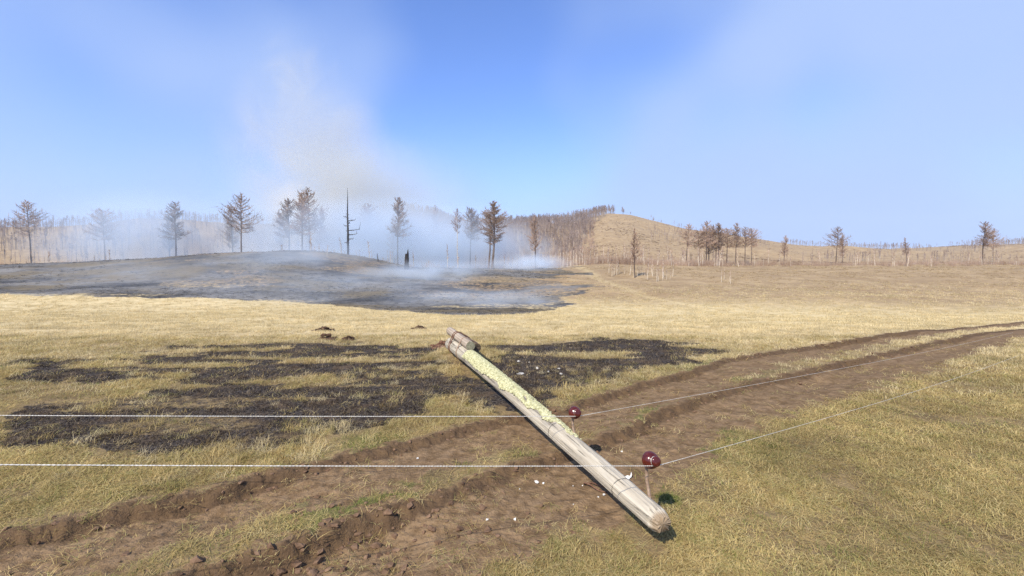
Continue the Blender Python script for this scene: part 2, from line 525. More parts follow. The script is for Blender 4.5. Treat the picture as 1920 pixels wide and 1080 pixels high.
def build_ground():
    rr = np.concatenate([np.geomspace(0.5, 1.7, 14, endpoint=False), np.geomspace(1.7, 8, 310, endpoint=False),
                         np.geomspace(8, 60, 210, endpoint=False), np.geomspace(60, 450, 150, endpoint=False), np.geomspace(450, 900, 10)])
    th = np.concatenate([np.linspace(-62, 62, 640, endpoint=False), np.linspace(62, 298, 60, endpoint=False)])
    th = np.radians(th)
    RR, TT = np.meshgrid(rr, th, indexing='ij')
    X = RR * np.sin(TT); Y = RR * np.cos(TT)
    Z = H(X, Y)
    nr, nc = X.shape
    V = np.stack([X, Y, Z], -1).reshape(-1, 3)
    i = np.arange(nr - 1)[:, None]; j = np.arange(nc)[None, :]; j2 = (j + 1) % nc
    F = np.stack([i * nc + j, i * nc + j2, (i + 1) * nc + j2, (i + 1) * nc + j], -1).reshape(-1, 4)[:, ::-1]
    V = np.vstack([V, [[0, 0, h1(0, 0)]]])
    fb, hb, dirt, rough = masks(X, Y)
    pale = sstep(7.5, 15, Y) * (1 - sstep(34, 47, Y + X * 0.18))
    pl = np.zeros_like(X)
    for P in PATHS:
        pl = np.maximum(pl, np.exp(-(line_d(X, Y, P) / (0.012 * Y + 0.1)) ** 2))
    pale = np.clip(pale + 0.45 * pl * (1 - hb), 0, 1)
    nearm = 1 - sstep(6.0, 13.0, Y)
    gpatch = np.zeros_like(X)
    for (px, py, s) in ((690, 940, 0.28), (750, 925, 0.2), (620, 960, 0.3), (1180, 770, 0.5), (1330, 690, 0.7), (700, 830, 0.3), (1350, 830, 0.5)):
        c = flat(px, py)
        gpatch = np.maximum(gpatch, np.exp(-((X - c[0]) ** 2 + (Y - c[1]) ** 2) / s ** 2))
    me = mesh_np('ground', V, F, ground_material(), True)
    # close the hole under the camera
    import bmesh
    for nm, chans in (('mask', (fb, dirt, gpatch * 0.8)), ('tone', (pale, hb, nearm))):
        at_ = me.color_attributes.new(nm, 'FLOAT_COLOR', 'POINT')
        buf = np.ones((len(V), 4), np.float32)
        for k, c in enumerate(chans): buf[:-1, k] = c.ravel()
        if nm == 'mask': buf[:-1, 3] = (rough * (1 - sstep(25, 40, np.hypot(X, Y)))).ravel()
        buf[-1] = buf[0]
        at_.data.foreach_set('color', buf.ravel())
    bm = bmesh.new(); bm.from_mesh(me)
    bm.verts.ensure_lookup_table()
    c = bm.verts[len(V) - 1]
    for k in range(nc):
        f = bm.faces.new((c, bm.verts[(k + 1) % nc], bm.verts[k])); f.smooth = True
    bm.to_mesh(me); bm.free()
    o = obj('ground', me)
    tag(o, kind='structure')
    return o
build_ground()

# ------------------------------------------------------------------ shared materials
M_WOOD = None
def wood_material():
    m, nt, out = mat('weathered_pole_wood'); g = G(nt)
    v = g.objco()
    st = g.mapping(v, (0.9, 38, 38))
    n1 = g.noise(st, 1.0, 6, 0.7)
    n2 = g.noise(g.mapping(v, (2.4, 95, 95)), 1.0, 4, 0.7)
    n3 = g.noise(v, 3.0, 4, 0.6)
    c = g.mix(g.ramp(n1, 0.33, 0.66), (0.36, 0.31, 0.235), (0.53, 0.47, 0.36))
    c = g.mix(g.ramp(n2, 0.52, 0.7, 0, 0.5), c, (0.60, 0.56, 0.46))
    c = g.mix(g.ramp(n3, 0.55, 0.75, 0, 0.45), c, (0.33, 0.30, 0.24))
    stain = g.noise(g.mapping(v, (1.1, 7, 7)), 1.0, 5, 0.65)
    c = g.mix(g.ramp(stain, 0.50, 0.66, 0, 0.7), c, (0.235, 0.215, 0.185))
    c = g.mix(g.ramp(g.noise(g.mapping(v, (1.7, 11, 11)), 1.3, 4, 0.7), 0.62, 0.72, 0, 0.6), c, (0.19, 0.135, 0.085))
    crack = g.ramp(g.noise(g.mapping(v, (0.8, 40, 40)), 1.3, 3, 0.6), 0.59, 0.64)
    c = g.mix(g.math('MULTIPLY', crack, 0.55), c, (0.09, 0.075, 0.055))
    sep = g.n('ShaderNodeSeparateXYZ'); g.put(sep.inputs[0], v)
    # bleached, splintered last half metre and the brown sawn end
    tipf = g.ramp(sep.outputs['X'], 0.75, 0.10)
    c = g.mix(g.math('MULTIPLY', tipf, g.ramp(n1, 0.40, 0.7, 0.15, 0.6)), c, (0.60, 0.53, 0.41))
    endf = g.ramp(g.math('ADD', sep.outputs['X'], g.math('MULTIPLY', g.math('SUBTRACT', n3, 0.5), 0.12)), 0.045, 0.008)
    c = g.mix(g.math('MULTIPLY', endf, 0.8), c, (0.26, 0.18, 0.105))
    h = g.math('SUBTRACT', g.math('MULTIPLY_ADD', n2, 0.4, n1), g.math('MULTIPLY', crack, 1.2))
    g.bsdf(out, c, 0.88, g.bump(h, 0.8, 0.012), 0.12)
    return m
M_WOOD = wood_material()
M_STUB = simple_mat('stub_wood', (0.26, 0.20, 0.15), (0.46, 0.38, 0.29), 1.0, 0.9, 0.1, 0.5, (1.0, 30, 30))
M_STUBEND = simple_mat('stub_sawn_end', (0.16, 0.15, 0.10), (0.30, 0.28, 0.19), 40, 0.95, 0.05, 0.3)
M_STUBDARK = simple_mat('stub_charred_wood', (0.035, 0.028, 0.022), (0.16, 0.115, 0.075), 1.0, 0.9, 0.1, 0.5, (1.0, 22, 22))
M_LICHEN = simple_mat('yellow_lichen', (0.30, 0.29, 0.15), (0.62, 0.59, 0.36), 38, 0.95, 0.02, 0.4)
M_RUST = simple_mat('rusty_wire', (0.10, 0.045, 0.025), (0.20, 0.11, 0.07), 60, 0.8, 0.3)
M_STEEL = simple_mat('dull_rusty_hook', (0.20, 0.13, 0.085), (0.36, 0.26, 0.18), 45, 0.6, 0.4)
M_DARKWIRE = simple_mat('dark_tie_wire', (0.05, 0.045, 0.04), (0.10, 0.085, 0.07), 80, 0.6, 0.3)
M_ROPE = simple_mat('white_twisted_line', (0.42, 0.40, 0.36), (0.70, 0.68, 0.62), 120, 0.7, 0.2)
M_WHITE = simple_mat('white_fragment', (0.62, 0.60, 0.55), (0.84, 0.83, 0.79), 60, 0.5, 0.3, 0.2)
M_STONE = simple_mat('pale_stone', (0.36, 0.33, 0.29), (0.58, 0.55, 0.49), 20, 0.9, 0.1, 0.3)
M_SOIL = simple_mat('dark_soil', (0.055, 0.033, 0.022), (0.13, 0.078, 0.05), 14, 0.95, 0.05, 0.6)
M_SOILRED = simple_mat('reddish_soil', (0.09, 0.045, 0.03), (0.19, 0.10, 0.065), 14, 0.95, 0.05, 0.6)
M_CLOD = simple_mat('rut_clod_soil', (0.105, 0.062, 0.037), (0.21, 0.133, 0.083), 16, 0.95, 0.05, 0.6)
def porcelain():
    m, nt, out = mat('red_brown_glazed_porcelain'); g = G(nt)
    n = g.noise(g.objco(), 14, 3)
    c = g.mix(g.ramp(n, 0.35, 0.7), (0.062, 0.009, 0.006), (0.11, 0.017, 0.010))
    dust = g.ramp(g.noise(g.objco(), 45, 4, 0.7), 0.52, 0.75, 0, 0.35)
    c = g.mix(dust, c, (0.22, 0.09, 0.06))
    b = g.bsdf(out, c, g.math('MULTIPLY_ADD', dust, 0.8, 0.17), None, 0.5)
    return m
M_PORC = porcelain()

# ------------------------------------------------------------------ the fallen pole
TIP = np.array([*flat(1243, 984, 0.20), 0.20])
BUTT = np.array([*flat(847, 645, 0.27), 0.27])
AX = BUTT - TIP; PL = float(np.linalg.norm(AX)); AX /= PL
UPV = np.array([0, 0, 1.0]) - AX * AX[2]; UPV /= np.linalg.norm(UPV)
SIDE = np.cross(UPV, AX)            # completes a right-handed frame (x=AX, y=SIDE, z=UPV)
if True:
    SIDE = np.cross(UPV, AX)
def l2w(p):
    p = np.asarray(p, float)
    return TIP + p[..., 0:1] * AX + p[..., 1:2] * SIDE + p[..., 2:3] * UPV
def w2l(q):
    d = np.asarray(q, float) - TIP
    return np.array([d @ AX, d @ SIDE, d @ UPV])
RS = 1.0 if SIDE[0] > 0 else -1.0     # sign of local y that points to the right of the picture
from mathutils import Matrix
pole = bpy.data.objects.new('utility_pole', None)
link(pole)
pole.matrix_world = Matrix([[AX[0], SIDE[0], UPV[0], TIP[0]], [AX[1], SIDE[1], UPV[1], TIP[1]], [AX[2], SIDE[2], UPV[2], TIP[2]], [0, 0, 0, 1]])
tag(pole, 'fallen grey wooden utility pole with yellow lichen, lying across the dirt track', 'utility pole')
def rad(s):
    return 0.068 + (0.128 - 0.068) * np.clip(s / PL, 0, 1)
def bow(s):
    return 0.038 * np.sin(np.pi * np.clip(s / PL, 0, 1))

def shaft():
    ns, na = 260, 144
    s = np.concatenate([np.linspace(0, 0.16, 30, endpoint=False), np.linspace(0.16, PL, ns - 30)])
    a = np.arange(na) * 2 * math.pi / na
    S, A = np.meshgrid(s, a, indexing='ij')
    ca, sa = np.cos(A), np.sin(A)
    groove = (fbm(ca * 7 + 20, sa * 7 + S * 0.8, 91, 4) - 0.5) * 0.009 + (fbm(ca * 22 + 7, sa * 22 + S * 0.5, 95, 2) - 0.5) * 0.004
    lump = (fbm(ca * 1.5 + 4, sa * 1.5 + S * 1.2, 97, 3) - 0.5) * 0.016
    r = rad(S) + groove + lump
    # long drying cracks
    rc = np.random.default_rng(17)
    for _ in range(8):
        a0 = rc.uniform(0, 6.283); s0 = rc.uniform(0, PL * 0.95); ln = rc.uniform(0.5, 2.2)
        da = np.angle(np.exp(1j * (A - a0 - (fbm(S * 1.7 + a0, S * 0 + a0, 123, 2) - 0.5) * 0.35)))
        r = r - rc.uniform(0.008, 0.018) * np.exp(-(da / rc.uniform(0.025, 0.05)) ** 2) * sstep(s0 - 0.1, s0 + 0.2, S) * (1 - sstep(s0 + ln - 0.3, s0 + ln, S))
    # hewn, splintered end: the rim is chopped back unevenly
    ch = 0.03 + 0.05 * vnoise(ca * 2.2 + 9, sa * 2.2 + 9, 99) + 0.035 * np.clip(sa, 0, 1)
    t = np.clip(1 - S / ch, 0, 1)
    r = r * (1 - 0.30 * t ** 1.2) + (vnoise(ca * 9 + 3, sa * 9 + S * 5, 101) - 0.5) * 0.007 * np.exp(-S / 0.07)
    Xl = S + (fbm(ca * 3, sa * 3, 103, 3) - 0.5) * 0.05 * np.exp(-S / 0.05)
    V = np.stack([Xl, r * ca, r * sa + bow(S)], -1).reshape(-1, 3)
    n = len(s)
    i = np.arange(n - 1)[:, None]; j = np.arange(na)[None, :]; j2 = (j + 1) % na
    F = np.stack([i * na + j, (i + 1) * na + j, (i + 1) * na + j2, i * na + j2], -1).reshape(-1, 4)
    F = [tuple(f) for f in F[:, ::-1].tolist()]
    V = list(V) + [np.array([0.004, 0, 0.0]), np.array([PL, 0, 0.0])]
    for k in range(na):
        F.append((len(V) - 2, (k + 1) % na, k)); F.append((len(V) - 1, (n - 1) * na + k, (n - 1) * na + (k + 1) % na))
    me = mesh_np('shaft', np.array(V), F, M_WOOD, True)
    return obj('shaft', me, pole)
shaft()

# icosahedron used for lumps, clods and stones
_p = (1 + 5 ** 0.5) / 2
ICO = np.array([(-1, _p, 0), (1, _p, 0), (-1, -_p, 0), (1, -_p, 0), (0, -1, _p), (0, 1, _p), (0, -1, -_p), (0, 1, -_p), (_p, 0, -1), (_p, 0, 1), (-_p, 0, -1), (-_p, 0, 1)], float)
ICO /= np.linalg.norm(ICO[0])
ICOF = np.array([(0, 11, 5), (0, 5, 1), (0, 1, 7), (0, 7, 10), (0, 10, 11), (1, 5, 9), (5, 11, 4), (11, 10, 2), (10, 7, 6), (7, 1, 8), (3, 9, 4), (3, 4, 2), (3, 2, 6), (3, 6, 8), (3, 8, 9), (4, 9, 5), (2, 4, 11), (6, 2, 10), (8, 6, 7), (9, 8, 1)])
def lumps(C, S, jit=0.25):
    """C (n,3) centres, S (n,3) radii"""
    n = len(C)
    a = rng.uniform(0, 2 * math.pi, n)
    V = ICO[None] * (1 + rng.uniform(-jit, jit, (n, 12, 1)))
    V = V * S[:, None, :]
    c, s = np.cos(a)[:, None], np.sin(a)[:, None]
    x = V[..., 0] * c - V[..., 1] * s; y = V[..., 0] * s + V[..., 1] * c
    V = np.stack([x, y, V[..., 2]], -1) + C[:, None, :]
    F = ICOF[None] + (np.arange(n) * 12)[:, None, None]
    return V.reshape(-1, 3), F.reshape(-1, 3)

def lichen():
    n = 15000
    s = rng.uniform(0.11 * PL, 0.985 * PL - 1.35, n)
    f = s / PL
    lo = np.interp(f, [0.17, 0.24, 0.34, 0.5, 0.8], [15, -20, -50, -62, -70]) + (vnoise(s * 5, s * 0, 111) - 0.5) * 45
    hi = np.interp(f, [0.17, 0.8], [95, 100])
    ph = np.radians(rng.uniform(-85, 95, n))
    keep = (np.degrees(ph) > lo) & (np.degrees(ph) < hi) & (vnoise(s * 9, ph * 4 + 30, 117) > np.interp(f, [0.11, 0.18, 0.26, 0.4], [0.80, 0.66, 0.40, 0.16]))
    s = s[keep]; ph = ph[keep]; n = len(s)
    r = rad(s) + 0.001
    y = RS * np.sin(ph) * r; z = np.cos(ph) * r + bow(s)
    sz = rng.uniform(0.007, 0.019, n) * np.interp(s / PL, [0.17, 0.3, 0.8], [0.75, 1.0, 1.25])
    S = np.stack([sz * rng.uniform(0.8, 1.5, n), sz, sz * rng.uniform(0.55, 0.9, n)], -1)
    V, F = lumps(np.stack([s, y, z], -1), S, 0.35)
    o = obj('lichen', mesh_np('lichen', V, F, M_LICHEN, False), pole)
    o['kind'] = 'stuff'; o['label'] = 'crust of pale yellow lichen along the top of the pole'
lichen()

def log(name, s0, s1, y, z, r, m, mend, seed):
    ns, na = 40, 28
    s = np.linspace(s0, s1, ns); a = np.arange(na) * 2 * math.pi / na
    S, A = np.meshgrid(s, a, indexing='ij')
    rr_ = r + (fbm(np.cos(A) * 5 + seed, np.sin(A) * 5 + S * 0.9, 131, 3) - 0.5) * 0.022
    V = np.stack([S, y + rr_ * np.cos(A), z + rr_ * np.sin(A)], -1).reshape(-1, 3)
    F = []; M = []
    for i in range(ns - 1):
        for j in range(na):
            F.append((i * na + j, i * na + (j + 1) % na, (i + 1) * na + (j + 1) % na, (i + 1) * na + j)); M.append(0)
    F.append(tuple(range(na))[::-1]); M.append(1); F.append(tuple((ns - 1) * na + j for j in range(na))); M.append(1)
    me = mesh_np(name, V, F, [m, mend], False, M)
    me.polygons.foreach_set('use_smooth', np.array([k == 0 for k in M]))
    return obj(name, me, pole)
STUBS = [(RS * 0.035, 0.202, 0.076), (RS * 0.185, 0.13, 0.072)]
log('splice_stub', PL - 1.35, PL + 0.34, *STUBS[0], M_STUB, M_STUBEND, 3)['label'] = 'grey brown splice log with sawn end on top of the butt'
log('splice_stub', PL - 1.18, PL + 0.22, *STUBS[1], M_STUBDARK, M_STUBDARK, 8)['label'] = 'dark splice log on the right side of the butt'

def hull(pts):
    pts = sorted(map(tuple, pts))
    def half(ps):
        h = []
        for p in ps:
            while len(h) >= 2 and (h[-1][0] - h[-2][0]) * (p[1] - h[-2][1]) - (h[-1][1] - h[-2][1]) * (p[0] - h[-2][0]) <= 0: h.pop()
            h.append(p)
        return h[:-1]
    return half(pts) + half(pts[::-1])
def band(s, rw, m, tilt=0.0, turns=1):
    a = np.arange(24) * 2 * math.pi / 24
    circ = [(0, bow(s), rad(s) + 0.004)] + [(y, z, r + 0.004) for y, z, r in STUBS]
    pts = [(y + r * math.cos(t), z + r * math.sin(t)) for y, z, r in circ for t in a]
    h = np.array(hull(pts)); h = np.vstack([h, h[:1]])
    k = 60
    d = np.r_[0, np.cumsum(np.hypot(*np.diff(h, axis=0).T))]
    tt = np.linspace(0, d[-1], k)
    yy = np.interp(tt, d, h[:, 0]); zz = np.interp(tt, d, h[:, 1])
    mb = MB()
    for q in range(turns):
        P = np.stack([s + q * rw * 1.9 + tilt * (yy / 0.2), yy, zz], -1)
        mb.tube(P, rw, 6, ref=(1, 0.01, 0.02))
    o = obj('binding_wire', mb.mesh('binding_wire', m, True), pole)
band(PL - 0.42, 0.006, M_RUST, 0.02, 4)
band(PL - 0.30, 0.006, M_RUST, -0.015, 3)
band(PL - 0.98, 0.006, M_STEEL, 0.01, 4)

def tie_ring(px, py):
    best = min(np.linspace(0.1, PL - 0.1, 600), key=lambda s: abs(project(l2w(np.array([s, 0, rad(s) * 0.6])))[0] - px))
    s = float(best); a = np.linspace(0, 2 * math.pi, 41)
    r = rad(s) + 0.005
    mb = MB(); mb.tube(np.stack([s + 0.02 * np.cos(a), r * np.cos(a), r * np.sin(a) + bow(s)], -1), 0.0016, 5, ref=(1, 0.02, 0.01))
    obj('wire_ring', mb.mesh('wire_ring', M_DARKWIRE, True), pole)
def project(p):
    d = np.asarray(p, float) - np.array([0, 0, CAMH])
    zc = d[1] * _cp - d[2] * _sp; yc = d[1] * _sp + d[2] * _cp
    return 960 + FPX * d[0] / zc, 540 - FPX * yc / zc


tie_ring(1168, 930); tie_ring(1046, 830)

# hooks with insulators
def lathe(prof, n=36):
    prof = np.array(prof); a = np.arange(n) * 2 * math.pi / n
    V = np.stack([np.repeat(prof[:, 0:1], n, 1), prof[:, 1:2] * np.cos(a), prof[:, 1:2] * np.sin(a)], -1).reshape(-1, 3)
    F = [(i * n + j, i * n + (j + 1) % n, (i + 1) * n + (j + 1) % n, (i + 1) * n + j) for i in range(len(prof) - 1) for j in range(n)]
    return V, F
def insulator_on_hook(px_base, px_ins, size, hooklabel):
    s = min(np.linspace(0.1, PL - 1, 900), key=lambda q: math.hypot(*(np.array(project(l2w(np.array([q, RS * rad(q) * 0.75, rad(q) * 0.6])))) - px_base)))
    s = float(s)
    base = np.array([s, RS * rad(s) * 0.72, rad(s) * 0.62])
    wb = l2w(base)
    c = at(*px_ins, wb[1] - 0.03)
    cl = w2l(c)
    ax = np.array([-0.93, -RS * 0.06, 0.27]); ax /= np.linalg.norm(ax)      # points to the pole's tip, a little up
    back = cl - ax * size * 0.75
    # hook: out of the wood, up, then bent over into the insulator
    mid = base + (back - base) * 0.45 + np.array([0.035, 0, 0.0])
    P0 = base - np.array([0, RS * 0.03, 0.04])
    ctrl = [P0, base, mid, back - ax * 0.03 + np.array([0, 0, -0.012]), back, cl]
    ctrl = np.array(ctrl)
    t = np.linspace(0, len(ctrl) - 1, 48)
    P = np.stack([np.interp(t, np.arange(len(ctrl)), ctrl[:, k]) for k in range(3)], -1)
    for _ in range(14):
        P[1:-1] = (P[:-2] + 2 * P[1:-1] + P[2:]) / 4
    mb = MB(); mb.tube(P, 0.0105, 10)
    hook = obj('hook', mb.mesh('hook', M_STEEL, True), pole)
    # insulator profile along its axis: skirt mouth, bell, neck groove, head
    S = size
    prof = [(-0.62, 0.0), (-0.60, 0.30), (-0.66, 0.62), (-0.80, 0.86), (-0.90, 0.95), (-0.92, 1.0), (-0.80, 1.02), (-0.58, 1.01), (-0.52, 0.955), (-0.44, 0.95), (-0.38, 0.985), (-0.20, 0.95), (0.02, 0.86), (0.22, 0.70), (0.34, 0.54),
            (0.40, 0.47), (0.48, 0.44), (0.56, 0.45), (0.62, 0.52), (0.70, 0.59), (0.86, 0.60), (1.0, 0.55), (1.09, 0.42), (1.13, 0.25), (1.14, 0.0)]
    # refine the profile for a round look
    pr = np.array(prof) * np.array([0.82, 1.0]); tt = np.linspace(0, len(pr) - 1, 64)
    pr = np.stack([np.interp(tt, np.arange(len(pr)), pr[:, 0]), np.interp(tt, np.arange(len(pr)), pr[:, 1])], -1)
    pr[1:-1] = (pr[:-2] + 2 * pr[1:-1] + pr[2:]) / 4
    V, F = lathe(pr * S)
    e1 = ax; e2 = np.cross([0, 0, 1.0], e1); e2 /= np.linalg.norm(e2); e3 = np.cross(e1, e2)
    V = cl + V[:, 0:1] * e1 + V[:, 1:2] * e2 + V[:, 2:3] * e3
    ins = obj('insulator', mesh_np('insulator', V, F, M_PORC, True), hook)
    ins['label'] = hooklabel
    neck = cl + e1 * 0.40 * S
    return l2w(neck), (l2w(neck + e1) - l2w(neck)), 0.47 * S
N2, A2, RN2 = insulator_on_hook((1217, 942), (1224, 864), 0.053, 'nearer red brown porcelain insulator')
N1, A1, RN1 = insulator_on_hook((1076, 824), (1080, 774), 0.053, 'farther red brown porcelain insulator')

# lines tied to the insulators
def rope(name, label, N, A, rn, left, right, r):
    A = A / np.linalg.norm(A)
    dl = left - N; dl /= np.linalg.norm(dl)
    dr = right - N; dr /= np.linalg.norm(dr)
    e2 = np.cross(A, [0, 0, 1.0]); e2 /= np.linalg.norm(e2); e3 = np.cross(e2, A)
    # from the left, one full turn in the groove, then off to the right
    rr_ = rn + r
    def on(t, ofs): return N + A * ofs + rr_ * (math.cos(t) * e2 + math.sin(t) * e3)
    a0 = -math.pi / 2
    n = 60
    sgn = 1.0
    turn = [on(a0 - sgn * k / n * 1.0 * 2 * math.pi, -0.004 + 0.010 * k / n) for k in range(n + 1)]
    pts = []
    for k in range(140):
        f = 1 - k / 140
        sag = -0.008 * math.sin(math.pi * min(1, f)) * 1.0
        pts.append(turn[0] + (left - turn[0]) * f + np.array([0, 0, sag]))
    pts += turn
    for k in range(1, 161):
        f = k / 160
        sag = -0.05 * math.sin(math.pi * f)
        pts.append(turn[-1] + (right - turn[-1]) * f + np.array([0, 0, sag]))
    C = np.array(pts)
    d = np.r_[0, np.cumsum(np.linalg.norm(np.diff(C, axis=0), axis=1))]
    dmid = d[140 + n]
    m = int(d[-1] / 0.0065)
    tt = np.linspace(0, d[-1], m)
    C = np.stack([np.interp(tt, d, C[:, k]) for k in range(3)], -1)
    T = np.gradient(C, axis=0); T /= np.linalg.norm(T, axis=1)[:, None]
    B1_ = np.cross(T, [0.11, 0.2, 0.97]); B1_ /= np.linalg.norm(B1_, axis=1)[:, None]; B2_ = np.cross(T, B1_)
    mb = MB()
    ph = tt / 0.030 * 2 * math.pi
    for q in (0, math.pi):
        P = C + r * 0.52 * (np.cos(ph + q)[:, None] * B1_ + np.sin(ph + q)[:, None] * B2_)
        mb.tube(P, r * 0.62 * np.interp(tt, [dmid, dmid + 0.3], [1.0, 0.55]), 5, ref=(0.11, 0.2, 0.97))
    o = obj(name, mb.mesh(name, M_ROPE, True))
    tag(o, label, 'line', 'white lines tied to the pole')
LL2 = at(555, 864, 1.92); LL2 = N2 + (LL2 - N2) * 2.2
D1 = at(1365, 725, 4.75) - N1; D1 /= np.linalg.norm(D1)
RR2 = max((at(1365, 825, y) for y in np.linspace(2.7, 4.2, 60)), key=lambda q: float((q - N2)[:2] @ D1[:2] / np.linalg.norm((q - N2)[:2])))
RR2 = N2 + (RR2 - N2) * 12.0
rope('insulator_line', 'white twisted line nearest the camera, looped round the nearer insulator', N2, A2, RN2, LL2, RR2, 0.0025)
LL1 = at(555, 774, 3.0); LL1 = N1 + (LL1 - N1) * 2.6
RR1 = at(1365, 725, 4.75); RR1 = N1 + (RR1 - N1) * 7.0; RR1[2] = max(RR1[2], h1(RR1[0], RR1[1]) + 0.1)
rope('insulator_line', 'white twisted line farther from the camera, looped round the farther insulator', N1, A1, RN1, LL1, RR1, 0.0026)

# ------------------------------------------------------------------ fragments, stones, heaps, bent wire
def shard(px, py, size, label, seed, n=9, thick=0.25, tilt=0.5):
    r_ = random.Random(seed)
    c = flat(px, py); z = h1(*c)
    ang = sorted(r_.uniform(0, 2 * math.pi) for _ in range(n))
    ring = [(size * r_.uniform(0.35, 1.0) * math.cos(a), size * r_.uniform(0.3, 0.8) * math.sin(a)) for a in ang]
    mb = MB()
    V = [(x, y, size * thick * 0.5 + 0.5 * (x * x + y * y) / size) for x, y in ring] + [(x * 1.05, y * 1.05, -size * thick * 0.5 + 0.5 * (x * x + y * y) / size) for x, y in ring]
    F = [tuple(range(n)), tuple(range(2 * n - 1, n - 1, -1))] + [(i, n + i, n + (i + 1) % n, (i + 1) % n) for i in range(n)]
    mb.add(V, F)
    o = obj('white_fragment', mb.mesh('white_fragment', M_WHITE), None, (c[0], c[1], z + size * 0.38))
    o.rotation_euler = (tilt, r_.uniform(-0.25, 0.25), r_.uniform(-0.5, 0.5))
    tag(o, label, 'fragment', 'white broken fragments on the ground')
    return o
def big_shard():
    # curved shard with two raised horns
    P = [(-1.0, 0.15), (-0.55, 0.0), (-0.2, -0.05), (0.1, 0.18), (0.42, 0.28), (0.62, 0.12), (0.78, 0.35), (0.98, 0.78), (1.05, 0.45), (0.92, 0.05), (0.55, -0.22), (0.4, -0.52), (0.0, -0.55), (-0.25, -0.32), (-0.7, -0.2)]
    P = np.array(P) * 0.052; n = len(P)
    V = [(x, -6 * y * y + 2 * x * x, y) for x, y in P] + [(x, 0.007 - 6 * y * y + 2 * x * x, y) for x, y in P]
    F = [tuple(range(n))[::-1], tuple(range(n, 2 * n))] + [(i, n + i, n + (i + 1) % n, (i + 1) % n)[::-1] for i in range(n)]
    mb = MB(); mb.add(V, F)
    c = flat(1173, 896)
    o = obj('white_fragment', mb.mesh('white_fragment', M_WHITE), None, (c[0], c[1], h1(*c) + 0.028))
    o.rotation_euler = (-0.75, 0, -0.05)
    tag(o, 'largest jagged white fragment with two horns, lying right of the pole', 'fragment', 'white broken fragments on the ground')
big_shard()
for i, (px, py, s, lb) in enumerate([
        (1006, 902, 0.020, 'chunky white fragment in the near rut, larger of a close pair'),
        (1019, 903, 0.013, 'small curved white fragment in the near rut, smaller of a close pair'),
        (974, 913, 0.009, 'tiny white fragment at the rut edge left of the close pair'),
        (966, 971, 0.015, 'white fragment alone on the bare soil, below the close pair'),
        (913, 972, 0.013, 'white fragment in the near rut, leftmost of those on bare soil'),
        (1133, 931, 0.017, 'round pinkish white fragment touching the left side of the pole'),
        (1122, 932, 0.009, 'tiny white fragment just left of the round one beside the pole'),
        (1075, 909, 0.008, 'tiny white fragment left of the bent rusty wire'),
        (1092, 907, 0.008, 'tiny white fragment at the end of the bent rusty wire'),
        (1075, 945, 0.007, 'tiny white fragment in the soil at the edge of the lower grass'),
        (783, 857, 0.013, 'flat white fragment in the far rut, left of the pole'),
        (1166, 842, 0.012, 'flat white fragment in the near rut, right of the pole')]):
    shard(px, py, s, lb, 40 + i, 8, 0.5, 0.4)

def stone(px, py, rx, ry, rz, label, seed):
    c = flat(px, py); z = h1(*c)
    rng2 = np.random.default_rng(seed)
    V = ICO * np.array([rx, ry, rz]) * (1 + rng2.uniform(-0.25, 0.25, (12, 1)))
    o = obj('pale_stone', mesh_np('pale_stone', V, ICOF, M_STONE, False), None, (c[0], c[1], z + rz * 0.4))
    o.rotation_euler = (0, 0, rng2.uniform(0, 3))
    bv = o.modifiers.new('bevel', 'BEVEL'); bv.width = min(rx, rz) * 0.3; bv.segments = 2
    tag(o, label, 'stone', 'pale stones on the scorched ground')
for i, (px, py, rx, rz, lb) in enumerate([
        (972, 678, 0.050, 0.030, 'bright pale stone on the scorched ground, nearest the pole'),
        (992, 679, 0.034, 0.022, 'small pale stone just right of the brightest on scorched ground'),
        (1007, 691, 0.060, 0.032, 'largest pale stone in the middle of the scorched patch'),
        (1028, 697, 0.034, 0.018, 'small pale stone right of the largest on scorched ground'),
        (1052, 701, 0.050, 0.024, 'pale stone at the lower right of the scorched patch'),
        (1048, 690, 0.045, 0.014, 'flat dull stone, rightmost on the scorched patch'),
        (976, 701, 0.11, 0.012, 'long flat pale stone low in the scorched patch beside the pole')]):
    stone(px, py, rx * 0.8, rx * 0.5, rz * 0.8, lb, 70 + i)

def heap(px, py, w, h, label, m, seed, n=16, use=flat):
    c = use(px, py); z = h1(*c)
    rng2 = np.random.default_rng(seed)
    q = np.clip(rng2.normal(0, 0.42, (n, 2)), -1, 1) * np.array([w, w * 0.6])
    hh = h * np.exp(-(q[:, 0] / w) ** 2 * 2) * rng2.uniform(0.2, 0.8, n)
    C = np.stack([q[:, 0], q[:, 1], hh], -1)
    S = rng2.uniform(0.14, 0.28, (n, 1)) * w * np.array([[1.2, 1, 0.8]]) * rng2.uniform(0.6, 1.3, (n, 3))
    C = np.vstack([C, [[0, 0, 0.0]]]); S = np.vstack([S, [[w * 1.5, w * 1.0, h * 0.45]]])
    V, F = lumps(C, S, 0.3)
    o = obj('soil_heap', mesh_np('soil_heap', V, F, m, False), None, (c[0], c[1], z))
    tag(o, label, 'soil heap', 'clumps of dug up soil in the field')
for i, (px, py, w, h, lb, m) in enumerate([
        (612, 630, 0.27, 0.18, 'largest dark heap of soil in the pale grass on the left', M_SOIL),
        (652, 632, 0.20, 0.13, 'small dark heap of soil right of the largest heap', M_SOIL),
        (609, 608, 0.24, 0.16, 'dark heap of soil farther back above the largest heap', M_SOIL),
        (597, 609, 0.16, 0.10, 'small dark soil clump beside the farther heap', M_SOIL),
        (787, 603, 0.20, 0.12, 'lone dark soil clump near the foot of the burnt slope', M_SOIL),
        (832, 650, 0.26, 0.15, 'reddish clump of soil thrown up at the butt of the pole', M_SOILRED)]):
    heap(px, py, w, h, lb, m, 90 + i)

